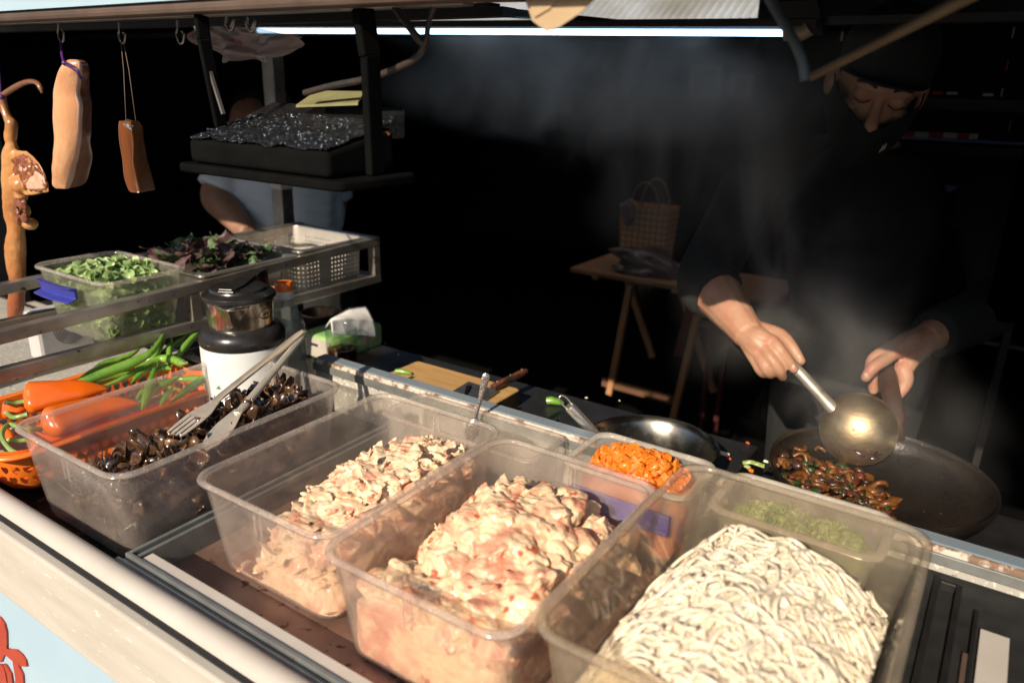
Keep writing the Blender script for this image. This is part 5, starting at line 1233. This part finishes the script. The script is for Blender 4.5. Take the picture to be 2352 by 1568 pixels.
m = MB(); cl = [at(1583, 672, y=ty0+.10), at(1600, 690, y=ty0+.10), at(1592, 790, y=ty0+.10), at(1582, 818, y=ty0+.10), at(1548, 818, y=ty0+.10), at(1562, 760, y=ty0+.10)]
m.prism(cl, (0, .006, 0)); tag(m.build('red_cloth', red_cl, smooth=0), 'dark red cloth hanging under the folding table', 'cloth')
m = MB(); q_ = at(1655, 770, y=ty0+.25); m.box(q_.x-.05, q_.x+.03, q_.y, q_.y+.1, q_.z-.05, q_.z+.04); m.box(q_.x-.13, q_.x-.05, q_.y, q_.y+.1, q_.z+.02, q_.z+.04); m.box(q_.x-.05, q_.x-.03, q_.y, q_.y+.02, .005, q_.z-.05); m.box(q_.x+.01, q_.x+.03, q_.y, q_.y+.02, .005, q_.z-.05)
tag(m.build('red_stool', red_cl, smooth=0, bevel=.006), 'dim red plastic stool glimpsed behind the cook\'s forearm', 'stool')
# woven check bag
wv, t, out = nodes('woven check'); p = nd(t, 'ShaderNodeBsdfPrincipled'); tc = t.nodes.new('ShaderNodeTexCoord'); sp = t.nodes.new('ShaderNodeSeparateXYZ'); t.links.new(tc.outputs['Object'], sp.inputs[0])
fx = mth(t, 'GREATER_THAN', mth(t, 'FRACT', mth(t, 'MULTIPLY', mth(t, 'ADD', sp.outputs[0], sp.outputs[1]), 42.0)), .5); fz = mth(t, 'GREATER_THAN', mth(t, 'FRACT', mth(t, 'MULTIPLY', sp.outputs[2], 42.0)), .5)
t.links.new(mixc(t, mth(t, 'MULTIPLY', fx, fz), mixc(t, mth(t, 'MAXIMUM', fx, fz), (.80, .16, .02), (.70, .36, .05)), (.78, .72, .60)), p.inputs['Base Color']); p.inputs['Roughness'].default_value = .5; t.links.new(p.outputs[0], out.inputs[0])
g = at(1430, 578, y=ty0+.18); gw = at(1530, 578, y=ty0+.18).x-g.x; gz1 = at(1480, 472, y=ty0+.18).z
wbx = thing('woven_bag', (g.x+gw/2, ty0+.2, tz), 'orange and white check woven bag with thin handles on the folding table', 'bag')
cx, cy = g.x+gw/2, ty0+.20
m = MB(); m.loft([rr(cx, cy, gw/2*(1+.16*k/6)-i, .05*(1+.16*k/6)-i, .02, tz+(gz1-tz)*k/6, 4) for k, i in [(k, 0) for k in range(7)]]+[rr(cx, cy, gw/2*(1+.16*k/6)-.003, .05*(1+.16*k/6)-.003, .018, tz+.004+(gz1-tz-.004)*k/6, 4) for k in (6, 3, 0)]); m.build('body', wv, wbx, smooth=50)
for yy in (-.05, .05):
    m = MB(); m.tube([Vector((cx+.06*math.cos(t_), cy+yy*math.cos(0), gz1-.03+(.12 if yy < 0 else .125)*math.sin(t_))) for t_ in np.linspace(0, math.pi, 16)], .0032, 6); m.build('handle', pm('cane handle', (.26, .13, .05), None, 30, .5), wbx, smooth=180)
pinkm = pm('pink bag', (.34, .20, .21), (.22, .11, .12), 18, .4, bump=.5, bsc=50)
m = MB(); q_ = at(1443, 487, y=ty0+.12); m.blob(q_, (.030, .014, .045), 3, .5, 2); tag(m.build('pink_pouch', pinkm, smooth=60), 'small crumpled pink pouch hanging on the woven bag', 'pouch')
m = MB(); q_ = at(1490, 578, y=ty0+.10); R = Matrix.Rotation(.2, 3, 'Y'); m.blob((q_.x, q_.y, tz+.042), (.135, .05, .042), 3, .35, 2.2, R); m.blob((q_.x-.03, q_.y-.03, tz+.016), (.10, .04, .018), 3, .5, 3)
tag(m.build('plastic_bundle', pm('dim plastic bundle', (.14, .10, .10), (.08, .05, .05), 14, .3, bump=.8, bsc=40), smooth=60), 'crumpled dark plastic bundle lying in front of the woven bag', 'bundle')
m = MB(); q_ = at(1488, 545, y=ty0+.14); m.loft([[Vector((q_.x+dx*.095, q_.y+.02*k, tz+.03+hh)) for dx, hh in ((-1, 0), (-.7, .03), (-.2, .058), (.4, .068), (.9, .06), (1, 0))] for k in (0, 1)]); tag(m.build('paper_sack', pm('kraft paper', (.16, .11, .06), None, 10, .8), smooth=0, bevel=.008), 'low brown paper sack leaning on the woven bag', 'sack')

# ------------------------------------------------------------------ dim things at the back right
pf = pm('frame wood', (.10, .055, .035), None, 10, .6)
def pframe(px0, px1, py0, py1, label, y=3.6):
    a_, b_ = at(px0, py1, y=y), at(px1, py0, y=y); o = thing('picture_frame', a_, label, 'picture frame'); m = MB()
    x0, x1, z0, z1 = a_.x, b_.x, a_.z, b_.z; w_ = .02
    m.box(x0, x1, y, y+.02, z0, z0+w_); m.box(x0, x1, y, y+.02, z1-w_, z1); m.box(x0, x0+w_, y, y+.02, z0+w_, z1-w_); m.box(x1-w_, x1, y, y+.02, z0+w_, z1-w_); m.build('frame', pf, o, smooth=0)
    m = MB(); m.box(x0+w_, x1-w_, y+.012, y+.018, z0+w_, z1-w_); m.build('panel', wall_dark, o, smooth=0); return o
pframe(1580, 1660, 150, 224, 'faint thin brown frame seen through the steam'); pframe(1672, 1728, 172, 222, 'faint small frame corner right of the larger one')
sh = thing('shelf_unit', at(2190, 330, y=2.1), 'dark shelf unit with red and white labels behind the cook', 'shelf')
lr_, lw_ = pm('red label', (.42, .03, .02), None, 30, .6), pm('white label', (.50, .45, .38), None, 30, .6)
m = MB()
for py in (222, 322, 440): a_, b_ = at(2060, py-3, y=2.1), at(2420, py+12, y=2.1); m.box(a_.x-.2, b_.x, 2.1, 2.4, a_.z-.03, a_.z-.008)
m.box(at(2420, 300, y=2.1).x, at(2440, 300, y=2.1).x, 2.1, 2.4, .1, 1.85); m.build('board', dark_metal, sh, smooth=0)
def lab(px0, px1, py0, py1, mat): 
    a_, b_ = at(px0, py1, y=2.095), at(px1, py0, y=2.095); m = MB(); m.box(a_.x, b_.x, 2.092, 2.0985, min(a_.z, b_.z), max(a_.z, b_.z)); m.build('label', mat, sh, smooth=0)
lab(2072, 2100, 302, 314, lr_); lab(2100, 2135, 304, 315, lw_); lab(2135, 2165, 305, 316, lr_); lab(2165, 2200, 306, 317, lw_); lab(2200, 2225, 307, 318, lr_); lab(2225, 2248, 308, 319, lw_)
lab(2142, 2165, 211, 217, lr_); lab(2174, 2200, 212, 217, lw_); lab(2257, 2282, 215, 221, lw_); lab(2298, 2305, 203, 222, lw_); lab(2309, 2318, 138, 163, lr_); lab(2323, 2332, 62, 88, lw_); lab(2316, 2323, 277, 303, lw_); lab(1930, 1938, 73, 95, lw_)
m = MB(); a_, b_ = at(2284, 735, y=1.62), at(2450, 330, y=1.62); q_ = []
ccx, ccz, hw, hh = (a_.x+b_.x)/2, (a_.z+b_.z)/2, (b_.x-a_.x)/2, (b_.z-a_.z)/2
m.loft([[Vector((v.x, y, v.y)) for v in rr(ccx, ccz, hw, hh, .05, 0, 8)] for y in (1.62, 1.66)]); tag(m.build('hanging_board', pm('greenish board', (.055, .05, .035), None, 8, .7), smooth=30, bevel=.004), 'dim greenish board with rounded corners at the right edge', 'board')

# ------------------------------------------------------------------ people
def spine_blobs(m, levels, infl=0.0):
    """levels: (centre, half width, half depth, facing angle); dense ellipsoids give one continuous trunk once fused"""
    P_ = smooth_path([(*c, a_, b_, f) for c, a_, b_, f in levels], 4)
    for q_ in P_:
        m.blob(q_[:3], (q_[3]+infl, q_[4]+infl, .055+infl*.5), 2, mat=Matrix.Rotation(q_[5], 3, 'Z'))
def limb(m, pts, rads, n=14, infl=0): m.tube(smooth_path(pts, 6), [v+infl for v in np.interp(np.linspace(0, 1, 6*(len(pts)-1)+1), np.linspace(0, 1, len(pts)), rads)], n)
def chainp(m, pts, rads):
    P_ = [at(px, py, d=d) for px, py, d in pts]; P_ = smooth_path(P_, 5)
    m.tube(P_, list(np.interp(np.linspace(0, 1, len(P_)), np.linspace(0, 1, len(rads)), rads)), 10)
    m.blob(P_[-1], rads[-1], 2); m.blob(P_[0], rads[0], 2)

# the cook
E0 = at(2021, 229, d=1.385)
yaw, pit, rol = R_(5), R_(24), R_(-12)
Fw = Vector((-E0.x, -E0.y, 0)).normalized(); Fw = Matrix.Rotation(yaw, 3, 'Z') @ Fw
Sx = Vector((-Fw.y, Fw.x, 0)); Up = Vector((0, 0, 1))            # Sx: towards the picture's right
Fw, Up = Fw*math.cos(pit)-Up*math.sin(pit), Up*math.cos(pit)+Fw*math.sin(pit)
Sx = Sx if Sx.dot(CR) > 0 else -Sx
Sx, Up = Sx*math.cos(rol)+Up*math.sin(rol), Up*math.cos(rol)-Sx*math.sin(rol)
HM = Matrix((Sx, Fw, Up)).transposed(); HC = E0-Fw*.080-Up*.012
def H(x, y, z): return HC+HM @ Vector((x, y, z))
cook = thing('person', (E0.x+.05, 1.62, 0), 'cook in a black mask, cap and top stirring the wok with a ladle', 'person')
Sr, Er, Wr = at(1722, 430, d=1.60), at(1622, 640, d=1.44), at(1722, 771, d=1.305)
Sl, El, Wl = at(2262, 430, d=1.56), at(2290, 690, d=1.50), at(2126, 778, d=1.375)
CH = (Sr+Sl)/2; fa = math.atan2(Sl.y-Sr.y, Sl.x-Sr.x)
hipz = .86; HP = Vector((CH.x+.02, CH.y+.10, hipz))
trunk = [((HP.x, HP.y, hipz-.04), .155, .11, fa), ((HP.x, HP.y, hipz+.06), .145, .105, fa), (HP.lerp(CH, .5)-Vector((0, 0, .02)), .142, .105, fa), (HP.lerp(CH, .78), .158, .115, fa), (CH-Vector((0, -.005, .03)), .165, .10, fa), (CH+Vector((0, .01, .035)), .11, .075, fa)]
nb = CH+Vector((0, .01, .06)); nk = H(0, -.045, -.09)
def skull(m):
    m.blob(H(0, -.012, .035), (.076, .097, .100), 3, mat=HM); m.blob(H(0, .022, -.035), (.064, .068, .080), 3, mat=HM); m.blob(H(0, .040, -.088), (.036, .036, .030), 3, mat=HM)
    m.blob(H(0, .070, .030), (.050, .020, .020), 2, mat=HM)
    m.tube([H(0, .077, .020), H(0, .090, -.004), H(0, .106, -.030)], [.009, .010, .013], 10); m.blob(H(0, .103, -.034), (.0165, .014, .010), 2, mat=HM)
    for s in (-1, 1):
        m.blob(H(.031*s, .069, .012), (.017, .015, .013), 3, mat=HM)                # closed lids
        m.blob(H(.030*s, .073, .029), (.022, .011, .007), 2, mat=HM); m.blob(H(.043*s, .058, -.020), (.024, .020, .018), 2, mat=HM)
        m.blob(H(.084*s, -.004, -.004), (.009, .020, .033), 2, mat=HM @ Matrix.Rotation(.35*s, 3, 'Z'))
    m.tube([H(0, -.03, -.05), nk, nb, nb-Vector((0, 0, .06))], [.058, .056, .060, .07], 16)
def cook_arms(m, infl=0, sleeve=False):
    if sleeve:
        limb(m, [Sr, Sr.lerp(Er, .5), Er, Er.lerp(Wr, .30)], [.062, .058, .056, .054]); limb(m, [Sl, Sl.lerp(El, .5), El, El.lerp(Wl, .90)], [.062, .058, .056, .046]); return
    limb(m, [Sr, Sr.lerp(Er, .5), Er, Er.lerp(Wr, .35), Er.lerp(Wr, .8), Wr], [.055, .047, .043, .043, .031, .027]); limb(m, [Sl, Sl.lerp(El, .5), El, El.lerp(Wl, .35), Er.lerp(Wr, .8) if False else El.lerp(Wl, .8), Wl], [.055, .047, .042, .041, .031, .0265])
m = MB(); skull(m); spine_blobs(m, trunk); cook_arms(m)
for s in (-1, 1):
    o_ = Matrix.Rotation(fa, 3, 'Z') @ Vector((s*.085, 0, 0)); h_ = HP+o_
    limb(m, [h_, Vector((h_.x, h_.y, .46)), Vector((h_.x, h_.y+.02, .10))], [.085, .058, .042]); m.blob((h_.x, h_.y-.05, .05), (.042, .115, .045), 2)
# right hand round the ladle
for pts, rads in (([(1722, 771, 1.305), (1750, 778, 1.285), (1775, 784, 1.278)], [.024, .018, .0115]), ([(1722, 771, 1.305), (1742, 790, 1.287), (1758, 804, 1.276)], [.024, .018, .0115]), ([(1722, 775, 1.305), (1735, 800, 1.292), (1746, 821, 1.280)], [.023, .0175, .011]), ([(1720, 775, 1.305), (1730, 806, 1.298), (1738, 833, 1.287)], [.022, .0165, .0105]), ([(1722, 766, 1.310), (1745, 762, 1.312), (1768, 764, 1.308)], [.022, .019, .0155]),
    ([(1775, 784, 1.276), (1790, 802, 1.262), (1806, 822, 1.260), (1824, 847, 1.262)], [.0112, .0102, .0098, .0082]), ([(1758, 804, 1.274), (1774, 828, 1.260), (1789, 850, 1.262), (1797, 864, 1.276)], [.0114, .0106, .010, .0088]), ([(1746, 821, 1.278), (1757, 842, 1.266), (1768, 857, 1.272), (1774, 858, 1.292)], [.0110, .0102, .0095, .0085]), ([(1738, 833, 1.285), (1746, 849, 1.276), (1755, 858, 1.282), (1762, 854, 1.298)], [.0100, .0092, .0085, .0075]),
    ([(1768, 764, 1.308), (1795, 772, 1.304), (1818, 796, 1.300), (1839, 829, 1.292)], [.0155, .0125, .0108, .0085])): chainp(m, pts, rads)
# left hand round the wok handle
for pts, rads in (([(2126, 778, 1.375), (2090, 790, 1.355), (2052, 812, 1.338)], [.024, .021, .0120]), ([(2126, 778, 1.378), (2085, 785, 1.365), (2042, 800, 1.350)], [.024, .020, .0115]), ([(2126, 782, 1.380), (2085, 795, 1.372), (2044, 804, 1.362)], [.022, .019, .011]), ([(2120, 790, 1.375), (2090, 820, 1.358), (2074, 850, 1.345)], [.023, .021, .0165]),
    ([(2052, 812, 1.336), (2028, 829, 1.322), (2004, 846, 1.318), (1989, 866, 1.324)], [.0120, .0112, .0105, .0092]), ([(2042, 800, 1.348), (2020, 812, 1.336), (2003, 826, 1.338), (1997, 846, 1.348)], [.0115, .0105, .0098, .0088]), ([(2044, 804, 1.362), (2015, 826, 1.356), (2004, 862, 1.352), (2006, 896, 1.356)], [.011, .0102, .0098, .0085]), ([(2050, 810, 1.372), (2022, 835, 1.372), (2014, 870, 1.374), (2018, 892, 1.376)], [.010, .0092, .0085, .0075]),
    ([(2074, 850, 1.345), (2080, 872, 1.336), (2074, 890, 1.330), (2065, 905, 1.328)], [.0165, .0135, .0115, .0092])): chainp(m, pts, rads)
bd_ = m.build('body', skin_m, cook); fuse(bd_, .0026, 2, .4)
nail = pm('nail', (.55, .34, .26), None, 60, .3)
m = MB()
for px, py, d in ((1820, 843, 1.2555), (1990, 863, 1.3165), (1835, 822, 1.288)):
    q_ = at(px, py, d=d); m.blob(q_, (.0052, .0022, .0062), 2, mat=Matrix.Rotation(R_(-35), 3, 'Y'))
m.build('nail', nail, bd_)
m = MB(); spine_blobs(m, trunk, .014); cook_arms(m, 0, True); m.tube([nb-Vector((0, 0, .04)), nb+Vector((0, -.005, .018))], [.085, .066], 18)
sh_ = m.build('shirt', black_cloth, cook); fuse(sh_, .007, 3)
m = MB()
for s in (-1, 1):
    o_ = Matrix.Rotation(fa, 3, 'Z') @ Vector((s*.085, 0, 0)); h_ = HP+o_
    limb(m, [h_+Vector((0, 0, .06)), h_, Vector((h_.x, h_.y, .46)), Vector((h_.x, h_.y+.02, .09))], [.10, .10, .076, .062])
tr_ = m.build('trousers', black_cloth, cook); fuse(tr_, .010, 3)
def mask_pt(u, v):
    a_ = (u-.5)*2*R_(74); top = .004-.020*(1-math.cos(a_))*0-.004*abs(math.sin(a_))+(-.020 if False else 0)
    top = -.036+.046*abs(math.sin(a_))**1.0; bot = -.128+.085*abs(math.sin(a_))**2.2
    z = top+(bot-top)*v; bulge = .026*math.exp(-(a_/.42)**2)*math.sin(math.pi*min(1, v*.75+.12))
    rx = .0835-.016*max(0, (-z-.04)/.08); ry = .104-.010*max(0, (-z-.06)/.06)+bulge*.8
    return H(rx*math.sin(a_), ry*math.cos(a_)+.003, z)
m = MB(); m.grid(mask_pt, 40, 20); mk = m.build('mask', black_cloth, cook, smooth=180, solid=.002)
m = MB()
for s in (-1, 1): m.tube([mask_pt(.5+.5*s, .1), H(.082*s, .014, .010), H(.088*s, -.016, .024), H(.087*s, -.026, -.006), H(.080*s, .0, -.034), mask_pt(.5+.5*s, .9)], .0016, 6)
m.build('ear_loop', black_cloth, mk)
m = MB(); lg = pm('white print', (.45, .43, .38), None, 30, .6)
def lgp(x, z): q_ = mask_pt(.665+x, .52); return q_+Up*z+Fw*.003+Sx*.002
for x0, s in ((0, 0), (.020, 0), (.036, 1)):
    a_, b_ = lgp(x0, -.006), lgp(x0+(.012 if not s else -.004), .007); m.bar(a_, b_, .0022, .0012, Fw)
m.build('logo', lg, mk, smooth=0)
m = MB()
loops = []
for k in range(9):
    t_ = k/8*math.pi/2; loops.append([H(.085*math.cos(t_**1.15)*math.cos(q_), -.014+(.108*math.cos(t_**1.15))*math.sin(q_), .048+.105*math.sin(t_)) for q_ in [2*math.pi*i/36 for i in range(36)]])
m.loft([[H(.084*math.cos(q_), -.014+.107*math.sin(q_), .040) for q_ in [2*math.pi*i/36 for i in range(36)]]]+loops, False, True); cp_ = m.build('cap', black_cloth, cook, smooth=60); m = MB()
def visor(u, v):
    a_ = R_(20)+(math.pi-R_(40))*u; rad = 1+.44*v*math.sin(a_)**1.2
    return H(.084*math.cos(a_)*(1+.04*v), -.014+.105*math.sin(a_)*rad, .046+.016*v-.034*v*abs(math.cos(a_))**2)
m.grid(visor, 28, 8); m.build('visor', black_cloth, cp_, smooth=60, solid=.002)
hair_m = pm('dark hair', (.018, .015, .013), None, 80, .5)
m = MB()
for s in (-1, 1):
    m.tube(smooth_path([H(.015*s, .087, .034), H(.030*s, .084, .040), H(.048*s, .072, .034)], 4), [.003]*9, 6)   # brows
m.build('eyebrow', hair_m, bd_, smooth=180)
m = MB()
for s in (-1, 1): m.tube(smooth_path([H(.016*s, .081, .007), H(.024*s, .0845, .0025), H(.033*s, .0845, .001), H(.045*s, .077, .005)], 4), .0011, 6)
m.build('eyelash', hair_m, bd_, smooth=180)
m = MB()
for s in (-1, 1): m.blob(H(.073*s, -.02, .022), (.008, .030, .024), 2, mat=HM)
m.blob(H(0, -.060, -.015), (.066, .05, .055), 2, mat=HM); m.build('hair', hair_m, cook)

# the other person behind the rack
pd_ = 2.35
tee = pm('grey blue t-shirt', (.62, .68, .74), (.54, .60, .66), 5, .9, bump=.25, bsc=60, lo=.3, hi=.7)
c0, c1, c2 = at(655, 525, d=pd_), at(650, 420, d=pd_), at(640, 335, d=pd_)
man = thing('person', (c0.x, c0.y, 0), 'person in a pale grey t-shirt standing behind the rack, seen from the chest down', 'person')
fa2 = R_(28)
trk = [((c0.x+.03, c0.y, .80), .150, .11, fa2), ((c0.x+.015, c0.y, .92), .145, .105, fa2), (tuple(c0), .150, .105, fa2), (tuple(c1), .162, .11, fa2), (tuple(c2), .165, .10, fa2), (tuple(c2+Vector((0, 0, .06))), .10, .07, fa2)]
hd2 = c2+Vector((.06, -.11, .06))
s1, e1, w1 = at(545, 352, d=pd_-.03), at(497, 452, d=pd_-.05), at(572, 538, d=pd_-.18)
s2, e2, w2 = at(745, 352, d=pd_+.06), at(765, 470, d=pd_+.14), at(740, 560, d=pd_+.0)
def man_body(m):
    spine_blobs(m, trk); limb(m, [s1, s1.lerp(e1, .5), e1, e1.lerp(w1, .4), w1], [.055, .050, .047, .043, .029]); limb(m, [s2, e2, w2], [.055, .045, .03])
    for w_, dr in ((w1, (w1-e1).normalized()), (w2, (w2-e2).normalized())):
        sd = dr.orthogonal().normalized(); m.blob(w_+dr*.045, (.036, .02, .046), 2, mat=dr.to_track_quat('Z', 'Y').to_matrix())
        for k in range(4): m.tube([w_+dr*.07+sd*(.02*(k-1.5)*.95), w_+dr*.11+sd*(.0195*(k-1.5)), w_+dr*(.145-.008*abs(k-1.3))+sd*(.018*(k-1.5))-Vector((0, 0, .01))], [.010, .009, .008], 8)
        m.tube([w_+dr*.03+sd*.03, w_+dr*.06+sd*.05, w_+dr*.09+sd*.055], [.013, .011, .009], 8)
    m.tube([c2+Vector((0, 0, .04)), hd2-Vector((0, 0, .07))], [.06, .055], 14); m.blob(hd2, (.076, .095, .105), 3); m.blob(hd2+Vector((.03, -.06, -.06)), (.05, .05, .06), 2); m.blob(hd2+Vector((.045, -.10, -.01)), (.013, .02, .02), 2)
    for s in (-1, 1): m.blob(hd2+Vector((.076*s, 0, -.01)), (.008, .02, .03), 2)
    for s in (-1, 1):
        o_ = Matrix.Rotation(fa2, 3, 'Z') @ Vector((s*.085, 0, 0)); h_ = Vector((c0.x+.03, c0.y, .80))+o_
        limb(m, [h_, Vector((h_.x, h_.y, .45)), Vector((h_.x, h_.y+.02, .10))], [.085, .058, .042]); m.blob((h_.x+.02, h_.y-.05, .05), (.042, .115, .045), 2)
m = MB(); man_body(m); b2_ = m.build('body', skin_tan, man); fuse(b2_, .006, 3)
m = MB(); spine_blobs(m, trk[1:], .018); limb(m, [s1, s1.lerp(e1, .45), s1.lerp(e1, .86)], [.066, .066, .070]); limb(m, [s2, s2.lerp(e2, .45), s2.lerp(e2, .9)], [.066, .066, .068]); m.blob(at(752, 486, d=pd_+.03), (.05, .06, .10), 2)
t2_ = m.build('shirt', tee, man); fuse(t2_, .007, 3)
m = MB()
for s in (-1, 1):
    o_ = Matrix.Rotation(fa2, 3, 'Z') @ Vector((s*.085, 0, 0)); h_ = Vector((c0.x+.03, c0.y, .80))+o_
    limb(m, [h_+Vector((0, 0, .10)), h_, Vector((h_.x, h_.y, .45)), Vector((h_.x, h_.y+.02, .09))], [.10, .105, .078, .062])
t3_ = m.build('trousers', black_cloth, man); fuse(t3_, .010, 3)
m = MB(); m.blob(hd2+Vector((-.01, .02, .03)), (.082, .095, .098), 3, .1, 3); m.build('hair', hair_m, man)

# ------------------------------------------------------------------ steam
sm, t, out = nodes('steam'); tc = t.nodes.new('ShaderNodeTexCoord'); sp = t.nodes.new('ShaderNodeSeparateXYZ'); t.links.new(tc.outputs['Object'], sp.inputs[0])
X_, Y_, Z_ = sp.outputs
def axis_x(T): return -.12-.56*T
tt = mth(t, 'DIVIDE', mth(t, 'SUBTRACT', Z_, .90), .63, True)
xa_ = mth(t, 'ADD', mth(t, 'MULTIPLY', tt, -.56), -.12)
t3_ = mth(t, 'POWER', tt, 5.0)
wx_ = mth(t, 'ADD', mth(t, 'ADD', mth(t, 'MULTIPLY', tt, .04), .28), mth(t, 'MULTIPLY', t3_, .20))
ya_ = mth(t, 'ADD', mth(t, 'MULTIPLY', mth(t, 'MULTIPLY', tt, 4.0, True), .13), 1.17); wy_ = mth(t, 'ADD', mth(t, 'MULTIPLY', tt, .10), .15)
q1 = mth(t, 'DIVIDE', mth(t, 'SUBTRACT', X_, xa_), wx_); q2 = mth(t, 'DIVIDE', mth(t, 'SUBTRACT', Y_, ya_), wy_)
g_ = mth(t, 'SUBTRACT', 1.0, mth(t, 'ADD', mth(t, 'MULTIPLY', q1, q1), mth(t, 'MULTIPLY', q2, q2)), True)
mp = t.nodes.new('ShaderNodeMapping'); mp.inputs['Scale'].default_value = (1, 1, .55); mp.inputs['Rotation'].default_value = (0, R_(38), 0); t.links.new(tc.outputs['Object'], mp.inputs[0])
n_ = ramp(t, nz(t, mp.outputs[0], 6.5, 4, .55, .8), .45, .70)
prof_ = mth(t, 'ADD', mth(t, 'MULTIPLY', tt, 1.5), 1.5)
lowf = mth(t, 'DIVIDE', mth(t, 'SUBTRACT', Z_, .905), .06, True)
g_ = mth(t, 'POWER', g_, 1.6)
dens = mth(t, 'MULTIPLY', mth(t, 'MULTIPLY', mth(t, 'MULTIPLY', g_, n_), mth(t, 'MULTIPLY', prof_, lowf)), STEAM)
pv = t.nodes.new('ShaderNodeVolumePrincipled'); pv.inputs['Color'].default_value = (.95, .95, .96, 1); pv.inputs['Anisotropy'].default_value = .0
t.links.new(dens, pv.inputs['Density']); t.links.new(pv.outputs[0], out.inputs['Volume'])
m = MB(); loops = []
for k in range(13):
    T = k/12; z = .902+.632*T; w_ = .28+.04*T+.20*T**5; wy = .15+.10*T
    loops.append([Vector((axis_x(T)+w_*math.cos(q_), 1.17+.13*min(1, T*4)+wy*math.sin(q_), z)) for q_ in [2*math.pi*i/28 for i in range(28)]])
m.loft(loops)
tag(m.build('steam', sm, smooth=180), 'pale steam rising from the wok and drifting up to the tube light', 'steam', kind='stuff')

# thin smoke that gathers under the tube light
km, t, out = nodes('smoke'); tc = t.nodes.new('ShaderNodeTexCoord'); mp = t.nodes.new('ShaderNodeMapping')
SC = Vector((-.74, 1.33, 1.435)); SRd = Vector((.50, .24, .105))
mp.inputs['Location'].default_value = (-SC.x/SRd.x, -SC.y/SRd.y, -SC.z/SRd.z); mp.inputs['Scale'].default_value = (1/SRd.x, 1/SRd.y, 1/SRd.z)
t.links.new(tc.outputs['Object'], mp.inputs[0]); ln = t.nodes.new('ShaderNodeVectorMath'); ln.operation = 'LENGTH'; t.links.new(mp.outputs[0], ln.inputs[0])
fall = mth(t, 'SUBTRACT', 1.0, mth(t, 'POWER', ln.outputs['Value'], 2.0), True)
n_ = ramp(t, nz(t, tc.outputs['Object'], 5.5, 5, .6, 1.2), .43, .70)
pv = t.nodes.new('ShaderNodeVolumePrincipled'); pv.inputs['Color'].default_value = (.86, .93, 1, 1)
t.links.new(mth(t, 'MULTIPLY', mth(t, 'MULTIPLY', fall, n_), 4.2), pv.inputs['Density']); t.links.new(pv.outputs[0], out.inputs['Volume'])
m = MB(); m.blob(SC, SRd, 3)
tag(m.build('smoke', km, smooth=180), 'thin bluish smoke gathered beneath the white tube light', 'smoke', kind='stuff')
